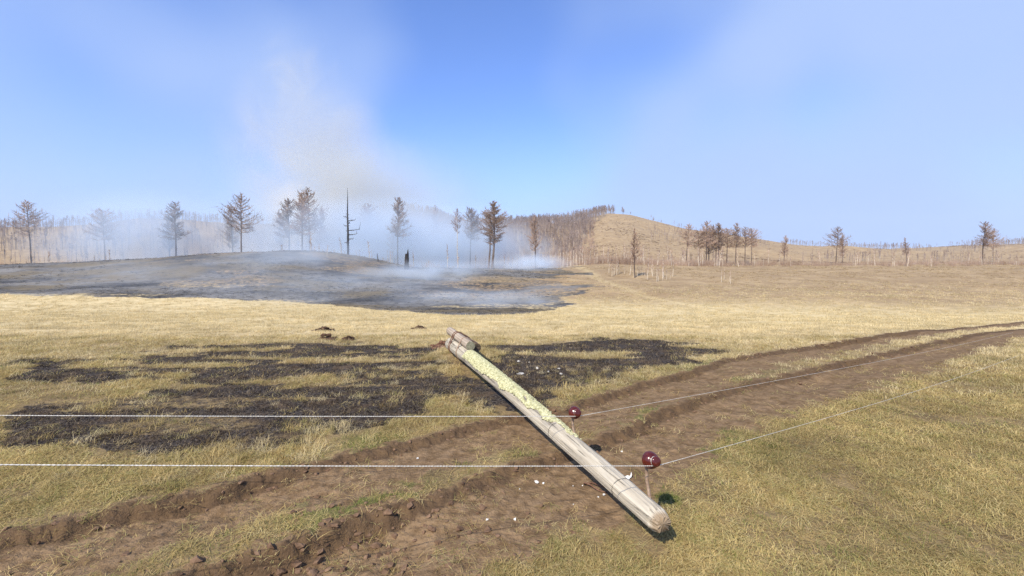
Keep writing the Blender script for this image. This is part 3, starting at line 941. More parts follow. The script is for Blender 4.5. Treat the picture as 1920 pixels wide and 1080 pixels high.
def bent_wire():
    px = [(1150, 925), (1128, 917), (1110, 905), (1096, 902), (1094, 907), (1108, 913), (1124, 921), (1140, 926)]
    P = np.array([[*flat(*p), 0] for p in px])
    t = np.linspace(0, len(P) - 1, 50)
    P = np.stack([np.interp(t, np.arange(len(P)), P[:, k]) for k in range(3)], -1)
    for _ in range(6): P[1:-1] = (P[:-2] + 2 * P[1:-1] + P[2:]) / 4
    P[:, 2] = H(P[:, 0], P[:, 1]) + 0.018 + 0.012 * np.sin(t * 1.7)
    mb = MB(); mb.tube(P, 0.0055, 7)
    tag(obj('bent_wire', mb.mesh('bent_wire', M_RUST, True)), 'bent loop of rusty wire sticking out from under the pole', 'wire')
bent_wire()

def clods():
    n = 26000
    P = np.where(rng.random(n)[:, None, None] < 0.5, RUT1[None], RUT2[None]) if False else None
    X = rng.uniform(-6, 9, n * 3); Y = rng.uniform(1.4, 12, n * 3)
    z_, dirt, rough = rut_shape(X, Y)
    w = np.clip(rough * 1.0 + (dirt > 0.5) * 0.03, 0, 1) * (0.35 + 0.9 * vnoise(X * 1.2, Y * 1.2, 141))
    # the churned lower left corner
    c = flat(700, 1010)
    w = w + dirt * 0.9 * np.exp(-((X - c[0]) / 0.9) ** 2 - ((Y - c[1]) / 0.45) ** 2)
    k = rng.random(len(X)) < w * 0.62
    churn = np.exp(-((X - c[0]) / 0.9) ** 2 - ((Y - c[1]) / 0.45) ** 2)[k]
    X = X[k]; Y = Y[k]; n = len(X)
    sz = 0.004 + (0.020 + 0.012 * churn) * rng.random(n) ** 2.6
    S = sz[:, None] * rng.uniform(0.6, 1.3, (n, 3)) * np.array([[1.1, 1.0, 0.7]])
    C = np.stack([X, Y, H(X, Y) + sz * 0.15], -1)
    V, F = lumps(C, S, 0.45)
    o = obj('mud_clods', mesh_np('mud_clods', V, F, M_CLOD, False))
    tag(o, 'crumbled brown clods of soil along the edges of the ruts', 'soil', kind='stuff')
clods()

# ------------------------------------------------------------------ grass: clumps scattered by geometry nodes
def blade_mat(name, cols, trans=0.25):
    m, nt, out = mat(name); g = G(nt)
    r = g.n('ShaderNodeObjectInfo').outputs['Random']
    cr = g.n('ShaderNodeValToRGB'); g.put(cr.inputs['Fac'], r)
    el = cr.color_ramp.elements
    while len(el) < len(cols): el.new(0.5)
    for i, c in enumerate(cols):
        el[i].position = i / (len(cols) - 1); el[i].color = (*c, 1)
    n = g.noise(g.pos(), 0.9, 3, 0.6)
    hv = g.n('ShaderNodeHueSaturation'); g.put(hv.inputs['Color'], cr.outputs['Color'])
    g.put(hv.inputs['Value'], g.ramp(n, 0.3, 0.7, 0.78, 1.18))
    d = g.n('ShaderNodeBsdfDiffuse'); g.put(d.inputs['Color'], hv.outputs['Color'])
    t = g.n('ShaderNodeBsdfTranslucent'); g.put(t.inputs['Color'], hv.outputs['Color'])
    mx = g.n('ShaderNodeMixShader'); mx.inputs[0].default_value = trans
    nt.links.new(d.outputs[0], mx.inputs[1]); nt.links.new(t.outputs[0], mx.inputs[2])
    nt.links.new(mx.outputs[0], out.inputs['Surface'])
    return m

def clump(name, m, n, spread, l0, l1, w, lean0, lean1, seed):
    r_ = np.random.default_rng(seed)
    V = []; F = []
    for k in range(n):
        a = r_.uniform(0, 2 * math.pi); b = r_.uniform(0, 2 * math.pi)
        rr_ = spread * math.sqrt(r_.random())
        x, y = rr_ * math.cos(a), rr_ * math.sin(a)
        L = r_.uniform(l0, l1); lean = r_.uniform(lean0, lean1)
        dx, dy = math.cos(b), math.sin(b)
        sx, sy = -dy * w * 0.5, dx * w * 0.5
        p = np.array([x, y, -0.006]); el = math.pi / 2 - lean * 0.35
        i0 = len(V); segs = 3
        for q in range(segs):
            ww = 1 - 0.35 * q
            V += [p + np.array([sx, sy, 0]) * ww, p - np.array([sx, sy, 0]) * ww]
            st = L / segs
            p = p + st * np.array([dx * math.cos(el), dy * math.cos(el), math.sin(el)])
            p[2] = max(p[2], 0.002)
            el -= lean * 0.45
        V.append(p)
        for q in range(segs - 1):
            F.append((i0 + 2 * q, i0 + 2 * q + 1, i0 + 2 * q + 3, i0 + 2 * q + 2))
        F.append((i0 + 2 * segs - 2, i0 + 2 * segs - 1, i0 + 2 * segs))
    me = mesh_np(name, np.array(V), F, m, False)
    return bpy.data.objects.new(name, me)

def scatter(name, label, cat, pts, yaw, scl, idx, srcs, tilt=None):
    me = bpy.data.meshes.new(name)
    n = len(pts)
    me.vertices.add(n); me.vertices.foreach_set('co', np.asarray(pts, np.float32).ravel())
    a = me.attributes.new('yaw', 'FLOAT_VECTOR', 'POINT')
    v = np.zeros((n, 3), np.float32); v[:, 2] = yaw
    if tilt is not None: v[:, :2] = tilt
    a.data.foreach_set('vector', v.ravel())
    a = me.attributes.new('scl', 'FLOAT_VECTOR', 'POINT'); a.data.foreach_set('vector', np.asarray(scl, np.float32).ravel())
    a = me.attributes.new('pick', 'INT', 'POINT'); a.data.foreach_set('value', np.asarray(idx, np.int32))
    me.update()
    o = obj(name, me)
    tag(o, label, cat, kind='stuff')
    ng = bpy.data.node_groups.new(name, 'GeometryNodeTree')
    ng.interface.new_socket('Geometry', in_out='INPUT', socket_type='NodeSocketGeometry')
    ng.interface.new_socket('Geometry', in_out='OUTPUT', socket_type='NodeSocketGeometry')
    nn = ng.nodes; ll = ng.links
    gi = nn.new('NodeGroupInput'); go = nn.new('NodeGroupOutput')
    iop = nn.new('GeometryNodeInstanceOnPoints')
    jn = nn.new('GeometryNodeJoinGeometry')
    for s in srcs:
        oi = nn.new('GeometryNodeObjectInfo'); oi.inputs['Object'].default_value = s
        oi.inputs['As Instance'].default_value = True
        ll.new(oi.outputs['Geometry'], jn.inputs[0])
    def na(nm, t):
        x = nn.new('GeometryNodeInputNamedAttribute'); x.data_type = t; x.inputs['Name'].default_value = nm
        return [q for q in x.outputs if q.name == 'Attribute'][0]
    ll.new(gi.outputs[0], iop.inputs['Points']); ll.new(jn.outputs[0], iop.inputs['Instance'])
    iop.inputs['Pick Instance'].default_value = True
    ll.new(na('pick', 'INT'), iop.inputs['Instance Index'])
    er = nn.new('FunctionNodeEulerToRotation'); ll.new(na('yaw', 'FLOAT_VECTOR'), er.inputs[0])
    ll.new(er.outputs[0], iop.inputs['Rotation'])
    ll.new(na('scl', 'FLOAT_VECTOR'), iop.inputs['Scale'])
    ll.new(iop.outputs[0], go.inputs[0])
    md = o.modifiers.new('scatter', 'NODES'); md.node_group = ng
    return o

M_DRY = blade_mat('dry_grass_blade', [(0.24, 0.165, 0.065), (0.45, 0.33, 0.135), (0.60, 0.455, 0.205), (0.29, 0.265, 0.085), (0.66, 0.53, 0.26)])
M_FIELD = blade_mat('pale_straw_blade', [(0.50, 0.39, 0.20), (0.63, 0.51, 0.285), (0.70, 0.58, 0.34), (0.54, 0.44, 0.22)])
M_GREEN = blade_mat('green_grass_blade', [(0.10, 0.13, 0.03), (0.17, 0.19, 0.05), (0.27, 0.25, 0.09)])
M_CHAR = blade_mat('charred_stubble', [(0.016, 0.012, 0.009), (0.045, 0.033, 0.024), (0.15, 0.11, 0.075), (0.03, 0.022, 0.017), (0.34, 0.26, 0.16)], 0.0)

def wedge(n, y0, y1, um=1.4):
    u = rng.uniform(-um, um, n); Y = np.exp(rng.uniform(math.log(y0), math.log(y1), n))
    return u * Y, Y

def pole_near(X, Y, m):
    q = np.stack([X - TIP[0], Y - TIP[1]], -1); a = AX[:2] / np.linalg.norm(AX[:2])
    s = q @ a; d = np.abs(q @ np.array([-a[1], a[0]]))
    return (s > -0.05) & (s < PL) & (d < m)

def grass():
    # near, olive and straw coloured matted grass
    near = [clump('near_clump', M_DRY, 16, 0.055, 0.022, 0.060, 0.0034, 1.2, 2.6, 201 + i) for i in range(4)]
    near += [clump('near_long_clump', M_DRY, 9, 0.07, 0.09, 0.19, 0.0030, 1.7, 3.0, 211 + i) for i in range(2)]
    X, Y = wedge(100000, 1.55, 12.0)
    fb, hb, dirt, rough = masks(X, Y)
    tram = trample(X, Y)
    dens = (1 - sstep(0.12, 0.62, dirt - 0.3 * tram * (dirt < 0.31))) * (1 - sstep(0.2, 0.55, fb)) * (1 - 0.68 * tram) * (0.30 + 0.9 * sstep(0.32, 0.55, fbm(X * 1.9, Y * 1.9, 151, 3)))
    dens = np.maximum(dens, 0.035)
    k = (rng.random(len(X)) < dens) & ~pole_near(X, Y, 0.10)
    X, Y = X[k], Y[k]; n = len(X)
    f = np.clip(Y / 3.0, 1, 4) ** 0.55
    s = rng.uniform(0.7, 1.25, n) * f
    idx = np.where(rng.random(n) < 0.07, rng.integers(4, 6, n), rng.integers(0, 4, n))
    scatter('dry_grass', 'matted olive and straw coloured dry grass around the track', 'grass', np.stack([X, Y, H(X, Y)], -1), rng.uniform(0, 6.28, n), np.stack([s, s, s * rng.uniform(0.42, 0.8, n) * (1 - 0.3 * trample(X, Y))], -1), idx, near)
    # field straw
    fld = [clump('field_clump', M_FIELD, 15, 0.07, 0.05, 0.12, 0.0055, 0.5, 1.7, 221 + i) for i in range(4)]
    X, Y = wedge(90000, 5.0, 60.0)
    fb, hb, dirt, rough = masks(X, Y)
    dens = (1 - sstep(0.2, 0.6, dirt)) * (1 - sstep(0.2, 0.55, fb)) * (1 - sstep(0.2, 0.5, hb)) * sstep(5.2, 10, Y + 1.5 * (fbm(X * 0.8, Y * 0.8, 161, 3) - 0.5)) * (1 - sstep(40, 60, Y))
    dens = dens * (0.35 + 0.75 * sstep(0.35, 0.6, fbm(X * 0.5, Y * 0.9, 163, 3)))
    k = (rng.random(len(X)) < dens) & ~pole_near(X, Y, 0.16)
    X, Y = X[k], Y[k]; n = len(X)
    f = np.clip(Y / 7.0, 1, 6) ** 0.55
    s = rng.uniform(0.7, 1.3, n) * f
    scatter('field_grass', 'short pale straw coloured grass of the field', 'grass', np.stack([X, Y, H(X, Y)], -1), rng.uniform(0, 6.28, n), np.stack([s, s, s * rng.uniform(0.5, 0.95, n)], -1), rng.integers(0, 4, n), fld)
    # tufts of taller straw: edges of the scorched patches, the butt of the pole
    tf = [clump('tuft', M_DRY, 34, 0.10, 0.12, 0.30, 0.0045, 0.7, 2.1, 231 + i) for i in range(3)]
    tf += [clump('tuft_pale', M_FIELD, 34, 0.10, 0.12, 0.28, 0.0045, 0.7, 2.1, 241 + i) for i in range(2)]
    X, Y = wedge(16000, 2.6, 14.0)
    for (px, py, sx, sy, m_) in ((905, 672, 0.16, 0.5, 260), (868, 690, 0.22, 0.35, 200), (828, 672, 0.25, 0.4, 160)):
        c = flat(px, py); X = np.r_[X, rng.normal(c[0], sx, m_)]; Y = np.r_[Y, rng.normal(c[1], sy, m_)]
    fb, hb, dirt, rough = masks(X, Y)
    edge = 4 * fb * (1 - fb)
    boost = np.zeros_like(X)
    for (px, py, sx, sy) in ((850, 762, 0.40, 0.20), (600, 805, 0.45, 0.18), (560, 850, 0.3, 0.25), (1045, 736, 0.22, 0.18), (1150, 705, 0.7, 0.35), (870, 690, 0.45, 0.55), (915, 670, 0.45, 0.7), (830, 672, 0.4, 0.5), (700, 705, 1.0, 0.22), (450, 860, 0.7, 0.3), (740, 690, 0.5, 0.15), (880, 770, 0.3, 0.15)):
        c = flat(px, py); boost = np.maximum(boost, np.exp(-((X - c[0]) / sx) ** 2 - ((Y - c[1]) / sy) ** 2))
    dens = np.clip(edge * 0.22 * (fbm(X * 1.1, Y * 1.1, 171, 2) > 0.5) + boost * 0.8, 0, 1) * (1 - sstep(0.31, 0.6, dirt))
    k = (rng.random(len(X)) < dens) & ~pole_near(X, Y, 0.2)
    X, Y = X[k], Y[k]; n = len(X)
    s = rng.uniform(0.45, 0.95, n)
    scatter('grass_tufts', 'taller bleached straw tufts beside the scorched patches and the pole butt', 'grass', np.stack([X, Y, H(X, Y)], -1), rng.uniform(0, 6.28, n), np.stack([s, s, s * rng.uniform(0.5, 0.9, n)], -1), rng.integers(0, 5, n), tf)
    # fresh green blades
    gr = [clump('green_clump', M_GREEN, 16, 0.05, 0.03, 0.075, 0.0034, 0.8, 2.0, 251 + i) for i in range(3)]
    X, Y = wedge(30000, 1.7, 9.0)
    c = flat(1252, 937); X = np.r_[X, rng.normal(c[0], 0.035, 160)]; Y = np.r_[Y, rng.normal(c[1], 0.03, 160)]  # tuft added to give the near insulator's shadow a green tint
    fb, hb, dirt, rough = masks(X, Y)
    g_ = np.zeros_like(X) + 0.10
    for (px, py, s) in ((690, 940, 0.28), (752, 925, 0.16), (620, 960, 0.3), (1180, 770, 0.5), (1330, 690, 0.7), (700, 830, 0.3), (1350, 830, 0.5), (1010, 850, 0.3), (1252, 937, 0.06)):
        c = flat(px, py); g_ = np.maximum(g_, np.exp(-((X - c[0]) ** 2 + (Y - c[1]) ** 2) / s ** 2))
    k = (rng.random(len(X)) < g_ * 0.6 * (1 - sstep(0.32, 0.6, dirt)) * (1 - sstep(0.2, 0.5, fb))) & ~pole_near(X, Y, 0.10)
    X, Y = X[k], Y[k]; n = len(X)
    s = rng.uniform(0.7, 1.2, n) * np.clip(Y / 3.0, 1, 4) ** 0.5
    scatter('green_grass', 'fresh short green blades between the ruts and an added tuft greening the insulator shadow', 'grass', np.stack([X, Y, H(X, Y)], -1), rng.uniform(0, 6.28, n), np.stack([s, s, s * 0.8], -1), rng.integers(0, 3, n), gr)
    # burnt and dry tussocks on the slopes behind, coarse enough to give them grain
    M_ASH = blade_mat('ash_tussock', [(0.02, 0.019, 0.019), (0.10, 0.09, 0.085), (0.20, 0.19, 0.175), (0.05, 0.042, 0.033), (0.26, 0.225, 0.17)], 0.0)
    M_TAN = blade_mat('tan_tussock', [(0.28, 0.20, 0.105), (0.42, 0.31, 0.17), (0.52, 0.39, 0.22), (0.36, 0.27, 0.14)], 0.15)
    big = [clump('ash_tussock', M_ASH, 22, 0.24, 0.12, 0.34, 0.028, 0.6, 2.0, 271 + i) for i in range(3)]
    X, Y = wedge(60000, 28, 112.0)
    fb, hb, dirt, rough = masks(X, Y)
    k = rng.random(len(X)) < sstep(0.3, 0.7, hb) * (0.08 + 0.6 * sstep(0.42, 0.62, fbm(X * 0.12, Y * 0.2, 195, 4)))
    Xb, Yb = X[k], Y[k]; n = len(Xb)
    s = rng.uniform(0.45, 1.1, n) * np.clip(Yb / 60.0, 0.7, 1.4)
    scatter('burnt_tussocks', 'burnt grey and black grass tussocks on the smoking slope', 'grass', np.stack([Xb, Yb, H0(Xb, Yb)], -1), rng.uniform(0, 6.28, n), np.stack([s, s, s * rng.uniform(0.35, 0.8, n)], -1), rng.integers(0, 3, n), big)
    big = [clump('tan_tussock', M_TAN, 22, 0.24, 0.12, 0.34, 0.026, 0.6, 2.0, 281 + i) for i in range(3)]
    k = rng.random(len(X)) < (1 - sstep(0.2, 0.6, hb)) * 0.75 * sstep(36, 52, Y) * sstep(0.3, 0.6, fbm(X * 0.25, Y * 0.25, 191, 3))
    Xb, Yb = X[k], Y[k]; n = len(Xb)
    s = rng.uniform(0.45, 1.0, n) * np.clip(Yb / 60.0, 0.7, 1.4)
    scatter('slope_grass', 'dry tan grass tussocks on the open slope', 'grass', np.stack([Xb, Yb, H0(Xb, Yb)], -1), rng.uniform(0, 6.28, n), np.stack([s, s, s * rng.uniform(0.3, 0.7, n)], -1), rng.integers(0, 3, n), big)
    # low brush dotted over the bare hill
    M_BR = blade_mat('hill_brush', [(0.12, 0.085, 0.055), (0.24, 0.17, 0.105), (0.36, 0.26, 0.16), (0.17, 0.12, 0.08)], 0.0)
    big = [clump('hill_brush', M_BR, 26, 0.5, 0.3, 0.8, 0.09, 0.3, 1.6, 291 + i) for i in range(3)]
    n = 26000
    u = rng.uniform(0.1, 1.3, n); Y = np.sqrt(rng.uniform(125 ** 2, 378 ** 2, n)); X = u * Y
    k = rng.random(n) < 0.04 + 0.5 * sstep(0.54, 0.68, fbm(X * 0.030 + 3, Y * 0.022, 197, 5))
    X, Y = X[k], Y[k]; n = len(X)
    s = rng.uniform(0.5, 1.25, n)
    scatter('hill_brush', 'low brown brush dotted over the bare hillside', 'brush', np.stack([X, Y, H0(X, Y)], -1), rng.uniform(0, 6.28, n), np.stack([s, s, s * rng.uniform(0.4, 0.9, n)], -1), rng.integers(0, 3, n), big)
    # charred stubble
    ch = [clump('char_clump', M_CHAR, 12, 0.07, 0.025, 0.07, 0.0045, 0.4, 1.9, 261 + i) for i in range(3)]
    X, Y = wedge(60000, 3.0, 18.0)
    fb, hb, dirt, rough = masks(X, Y)
    k = (rng.random(len(X)) < sstep(0.35, 0.7, fb) * 0.62) & ~pole_near(X, Y, 0.12)
    X, Y = X[k], Y[k]; n = len(X)
    s = rng.uniform(0.6, 1.2, n) * np.clip(Y / 4.0, 1, 4) ** 0.5
    scatter('charred_stubble', 'black burnt grass stubble on the scorched patches', 'grass', np.stack([X, Y, H(X, Y)], -1), rng.uniform(0, 6.28, n), np.stack([s, s, s * 0.8], -1), rng.integers(0, 3, n), ch)
grass()

# ------------------------------------------------------------------ trees
M_BARK = simple_mat('larch_bark', (0.085, 0.062, 0.05), (0.19, 0.145, 0.115), 3.0, 0.95, 0.05, 0.5, (1, 1, 0.25), rnd=0.5)
M_TWIG = simple_mat('scorched_larch_twigs', (0.21, 0.14, 0.10), (0.42, 0.30, 0.22), 0.8, 0.95, 0.02, rnd=0.5)
M_BIRCH = simple_mat('birch_bark', (0.44, 0.36, 0.27), (0.66, 0.58, 0.46), 2.5, 0.9, 0.05, stretch=(1, 1, 2.5), rnd=0.3)
M_BIRCHTWIG = simple_mat('birch_twigs', (0.24, 0.155, 0.115), (0.38, 0.26, 0.20), 1.0, 0.95, 0.02, rnd=0.4)
M_BURNT = simple_mat('charred_trunk', (0.018, 0.016, 0.016), (0.07, 0.062, 0.06), 3.0, 0.9, 0.1, 0.6, (1, 1, 0.2))
M_FTRUNK = simple_mat('forest_trunk', (0.21, 0.165, 0.135), (0.38, 0.32, 0.27), 0.15, 0.95, 0.02)
M_FTWIG = simple_mat('forest_twig', (0.19, 0.14, 0.12), (0.32, 0.245, 0.20), 0.05, 0.95, 0.02)
M_SHRUB = simple_mat('reddish_shrub_twig', (0.34, 0.23, 0.155), (0.54, 0.40, 0.29), 0.15, 0.95, 0.02)

def crown_mesh(name, seed, h=12.0, base=0.42, width=2.1, top_sharp=1.0, nb=105, twigs=22, up=0.25, m=None, fork=None):
    """branches with fans of twigs; outline an uneven ovoid"""
    r_ = np.random.default_rng(seed); mb = MB()
    lop = r_.uniform(0.6, 1.25, 12)
    for k in range(nb):
        f = base + (0.985 - base) * (k + r_.random()) / nb
        q = (f - base) / (1 - base)
        a = r_.uniform(0, 2 * math.pi)
        prof = (math.sin(math.pi * min(1, 0.16 + 0.84 * q) ** (0.75 * top_sharp)) * 0.92 + 0.10) * lop[int(a / 6.2832 * 6) % 6] * lop[6 + int(q * 5.99)] ** 0.5
        L = width * prof * r_.uniform(0.55, 1.12)
        el = up + 0.40 * q + r_.uniform(-0.2, 0.2)
        cx = 0.0
        P0 = np.array([cx, 0, f * h])
        d = np.array([math.cos(a) * math.cos(el), math.sin(a) * math.cos(el), math.sin(el)])
        P1 = P0 + d * L * 0.55 + np.array([0, 0, -0.04 * L])
        P2 = P0 + d * L + np.array([0, 0, 0.10 * L])
        mb.tube([P0, P1, P2], [0.045, 0.03, 0.012], 3, cap=False)
        for t in range(twigs):
            g = r_.uniform(0.22, 1.0)
            b = P0 + (P1 - P0) * min(1, g / 0.55) if g < 0.55 else P1 + (P2 - P1) * (g - 0.55) / 0.45
            dd = d * 0.5 + r_.normal(0, 0.55, 3) + np.array([0, 0, 0.25]); dd /= np.linalg.norm(dd)
            mb.spike(b, b + dd * L * r_.uniform(0.18, 0.46), r_.uniform(0.020, 0.040))
    return mb.mesh(name, m or M_TWIG)

def trunk_mesh(name, seed, h=12.0, r0=0.17, m=None, twin=False, lean=0.0, top=0.97):
    r_ = np.random.default_rng(seed); mb = MB()
    z = np.array([-0.4, 0.0, 0.25, 0.12 * h, 0.3 * h, 0.55 * h, 0.8 * h, top * h])
    w = np.cumsum(r_.normal(0, 0.05, (len(z), 2)), axis=0); w -= w[1]
    P = np.stack([w[:, 0] + lean * z, w[:, 1], z], -1)
    mb.tube(P, r0 * np.array([1.5, 1.35, 1.0, 0.88, 0.75, 0.52, 0.28, 0.06]), 9)
    if twin:
        P2 = P.copy(); P2[:, 0] += -0.55 - 0.015 * z; P2[:, 1] += 0.3; P2[-1, 2] *= 0.9; P2[:, 2] *= 0.88
        mb.tube(P2, 0.8 * r0 * np.array([1.5, 1.35, 1.0, 0.88, 0.75, 0.52, 0.28, 0.06]), 9)
    # dead stubs low on the stem
    for k in range(9):
        zz = r_.uniform(0.18, 0.45) * h; a = r_.uniform(0, 6.28)
        b = np.array([np.interp(zz, z, P[:, 0]), np.interp(zz, z, P[:, 1]), zz])
        mb.spike(b, b + np.array([math.cos(a), math.sin(a), r_.uniform(-0.3, 0.3)]) * r_.uniform(0.3, 1.1), 0.025)
    return mb.mesh(name, m or M_BARK, True)

LARCH = {
    'wide': (trunk_mesh('trunk', 301), crown_mesh('crown', 311, width=2.4)),
    'twin': (trunk_mesh('trunk', 302, twin=True, r0=0.2), crown_mesh('crown', 312, width=2.75, base=0.36, nb=150, twigs=24, up=0.1, top_sharp=1.15)),
    'narrow': (trunk_mesh('trunk', 303, r0=0.14), crown_mesh('crown', 313, width=2.1, base=0.30, nb=105, up=0.45, top_sharp=0.8)),
    'column': (trunk_mesh('trunk', 304, r0=0.15), crown_mesh('crown', 314, width=1.9, base=0.33, nb=110, up=0.35, top_sharp=0.6)),
    'open': (trunk_mesh('trunk', 305, r0=0.15), crown_mesh('crown', 315, width=2.9, base=0.45, nb=75, twigs=15, up=0.2)),
    'small': (trunk_mesh('trunk', 306, r0=0.15), crown_mesh('crown', 316, width=3.0, base=0.48, nb=95, twigs=20, up=0.15)),
    'birch': (trunk_mesh('trunk', 307, r0=0.12, m=M_BIRCH), crown_mesh('crown', 317, width=1.7, base=0.58, nb=44, twigs=12, up=0.5, m=M_BIRCHTWIG)),
}
def tree(kind, px, ytop, Y, label, group='scorched trees on the slope', ybase=None, name='larch_tree', wscale=1.0):
    if ybase is not None:
        X, Y = ground(px, ybase)
    else:
        X = (px - 960) / FPX * (Y * _cp)
    zb = h1(X, Y); top = at(px, ytop, Y)
    hgt = max(1.0, top[2] - zb)
    t = empty(name, (X, Y, zb)); s = hgt / 12.0
    wv = random.uniform(0.85, 1.15); t.scale = (s * wscale * wv, s * wscale * random.uniform(0.85, 1.15), s); t.rotation_euler = (random.gauss(0, 0.02), random.gauss(0, 0.03), 0 if kind == 'twin' else random.uniform(0, 6.28))
    tr, cr = LARCH[kind]
    obj('trunk', tr, t); obj('crown', cr, t)
    tag(t, label, 'tree', group)
    return t

# in the photograph, left to right
tree('wide', 567, 360, 112, 'bare larch, left one of the close pair at the left edge of the smoke')
tree('open', 581, 352, 116, 'tall bare larch, right one of the close pair at the left edge')
tree('narrow', 604, 384, 138, 'pale larch fading in the smoke right of the close pair')
tree('narrow', 684, 380, 150, 'faint larch in the smoke, just right of the charred spire', wscale=1.3)
tree('open', 694, 382, 128, 'faint thin larch in the smoke between the charred spire and the round crowned larch')
tree('wide', 746, 369, 104, 'round crowned larch standing in smoke above the charred stump')
tree('narrow', 740, 400, 112, 'thin larch stem hidden close behind the round crowned larch')
tree('narrow', 817, 384, 140, 'ghostly larch deep in the smoke between round larch and white birch')
tree('birch', 858, 391, 98, 'tall white stemmed birch in the smoke', name='birch_tree')
tree('small', 881, 391, 106, 'larch with a wide low crown right of the tall white birch')
tree('twin', 923, 375, 95, 'largest brown larch with two stems, right of the smoke')
tree('narrow', 1004, 399, 94, 'slender brown larch at the right end of the ground smoke')
tree('column', 1190, 427, 0, 'lone narrow larch rising from a clump of saplings on the open slope', ybase=521)
tree('open', 1286, 419, 104, 'leftmost larch of the grove at the right edge, standing slightly apart', 'grove at the right edge')
tree('small', 1310, 431, 106, 'short larch second from the left in the right edge grove', 'grove at the right edge')
tree('wide', 1323, 414, 105, 'tallest larch of the right edge grove', 'grove at the right edge')
tree('narrow', 1329, 424, 111, 'thin larch right behind the tallest of the right edge grove', 'grove at the right edge', wscale=1.3)
tree('wide', 1336, 421, 107, 'broad larch in the middle of the right edge grove', 'grove at the right edge')
tree('twin', 1347, 417, 108, 'two stemmed larch in the right part of the right edge grove', 'grove at the right edge')
tree('small', 1361, 428, 110, 'larch at the end of the grove beside the picture edge', 'grove at the right edge')
# beyond the photograph's edges the same wood goes on
for i, (k, px, yt, Y) in enumerate([('wide', 541, 372, 122), ('narrow', 526, 392, 136), ('open', 452, 362, 112), ('narrow', 438, 384, 126), ('wide', 330, 378, 118), ('column', 318, 402, 130), ('small', 196, 392, 120), ('open', 60, 376, 116)]):
    tree(k, px, yt, Y, f'scorched larch on the knoll, number {i + 1} leftward from the close pair'.replace('number 1', 'first').replace('number 2', 'second').replace('number 3', 'third').replace('number 4', 'fourth').replace('number 5', 'fifth').replace('number 6', 'sixth').replace('number 7', 'seventh').replace('number 8', 'last'))
for i, (k, px, yt, Y) in enumerate([('wide', 1379, 418, 108), ('open', 1396, 425, 106), ('small', 1408, 428, 114), ('narrow', 1470, 440, 124), ('open', 1566, 425, 112), ('narrow', 1580, 436, 120), ('column', 1700, 444, 118), ('wide', 1842, 415, 108), ('open', 1860, 428, 116)]):
    tree(k, px, yt, Y, 'larch right of the grove, ' + ['first', 'second', 'third', 'fourth', 'fifth', 'sixth', 'seventh', 'eighth', 'last'][i] + ' along the wood edge')

# charred spire with broken branches
def spire():
    Y = 92.0; px = 654; X = (px - 960) / FPX * Y; zb = h1(X, Y); top = at(px, 352, Y)[2] - zb
    t = empty('dead_spire', (X, Y, zb))
    mb = MB(); r_ = np.random.default_rng(5)
    z = np.linspace(-0.3, top, 12)
    P = np.stack([np.cumsum(r_.normal(0, 0.03, 12)), np.zeros(12), z], -1)
    mb.tube(P, np.interp(z, [-0.3, 0, 0.35 * top, 0.7 * top, top], [0.26, 0.24, 0.19, 0.12, 0.02]), 8)
    obj('trunk', mb.mesh('trunk', M_BURNT, True), t)
    for (f, a, L, hook) in [(0.30, 0.2, 1.0, 0.3), (0.36, 0.1, 1.7, 0.9), (0.42, 0.0, 2.4, 1.6), (0.55, -0.2, 1.6, 0.3), (0.48, 3.0, 0.8, 0.1), (0.60, 2.9, 0.9, 0.3), (0.25, 3.3, 0.7, 0.0), (0.52, 1.5, 1.2, 0.2)]:
        b = np.array([0, 0, f * top]); d = np.array([math.cos(a), math.sin(a) * 0.6, 0])
        pts = [b, b + d * L * 0.5 + np.array([0, 0, 0.05]), b + d * L + np.array([0, 0, 0.12 * L]), b + d * L * 1.12 + np.array([0, 0, 0.12 * L + hook])]
        q = MB(); q.tube(pts, [0.10, 0.07, 0.05, 0.015], 5)
        for k in range(5):
            c = np.array(pts[r_.integers(1, 3)]) + r_.normal(0, 0.06, 3)
            q.spike(c, c + r_.normal(0, 0.3, 3) + np.array([0, 0, 0.2]), 0.03)
        obj('branch', q.mesh('branch', M_BURNT), t)
    q = MB()
    for k in range(120):
        f = r_.uniform(0.12, 0.66); a = r_.uniform(0, 6.28)
        b = np.array([0, 0, f * top])
        q.spike(b, b + np.array([math.cos(a), math.sin(a), r_.uniform(-0.4, 0.6)]) * r_.uniform(0.2, 0.75), 0.035)
    w = obj('twigs', q.mesh('twigs', M_BURNT), t); w['kind'] = 'stuff'
    tag(t, 'tall charred bare spire of a tree with a few hooked branches', 'dead tree')
spire()

def stump(px, yb, yt, label, r=0.36, lean=0.0, name='charred_stump'):
    X, Y = ground(px, yb); zb = h1(X, Y); hgt = at(px, yt, Y)[2] - zb
    na = 14; a = np.arange(na) * 2 * math.pi / na
    r_ = np.random.default_rng(int(px)); V = []; zs = np.linspace(-0.2, 1, 8)
    for k, f in enumerate(zs):
        rr_ = r * (1.25 if k == 0 else 1.0 - 0.30 * max(f, 0)) * (1 + r_.uniform(-0.1, 0.1, na))
        top = np.where(k == 7, 1.0 + 0.22 * np.cos(a - 0.4) - 0.12 + r_.uniform(-0.06, 0.06, na), 1.0)
        V.append(np.stack([rr_ * np.cos(a) * (0.6 if k == 7 else 1) + lean * f * hgt + 0.05 * r * k, rr_ * np.sin(a) * (0.6 if k == 7 else 1), f * hgt * top], -1))
    V = np.vstack(V)
    F = [(i * na + j, i * na + (j + 1) % na, (i + 1) * na + (j + 1) % na, (i + 1) * na + j) for i in range(7) for j in range(na)] + [tuple(7 * na + j for j in range(na))]
    o = obj(name, mesh_np(name, V, F, M_BURNT, False), None, (X, Y, zb))
    tag(o, label, 'stump', 'charred remains on the burnt slope')
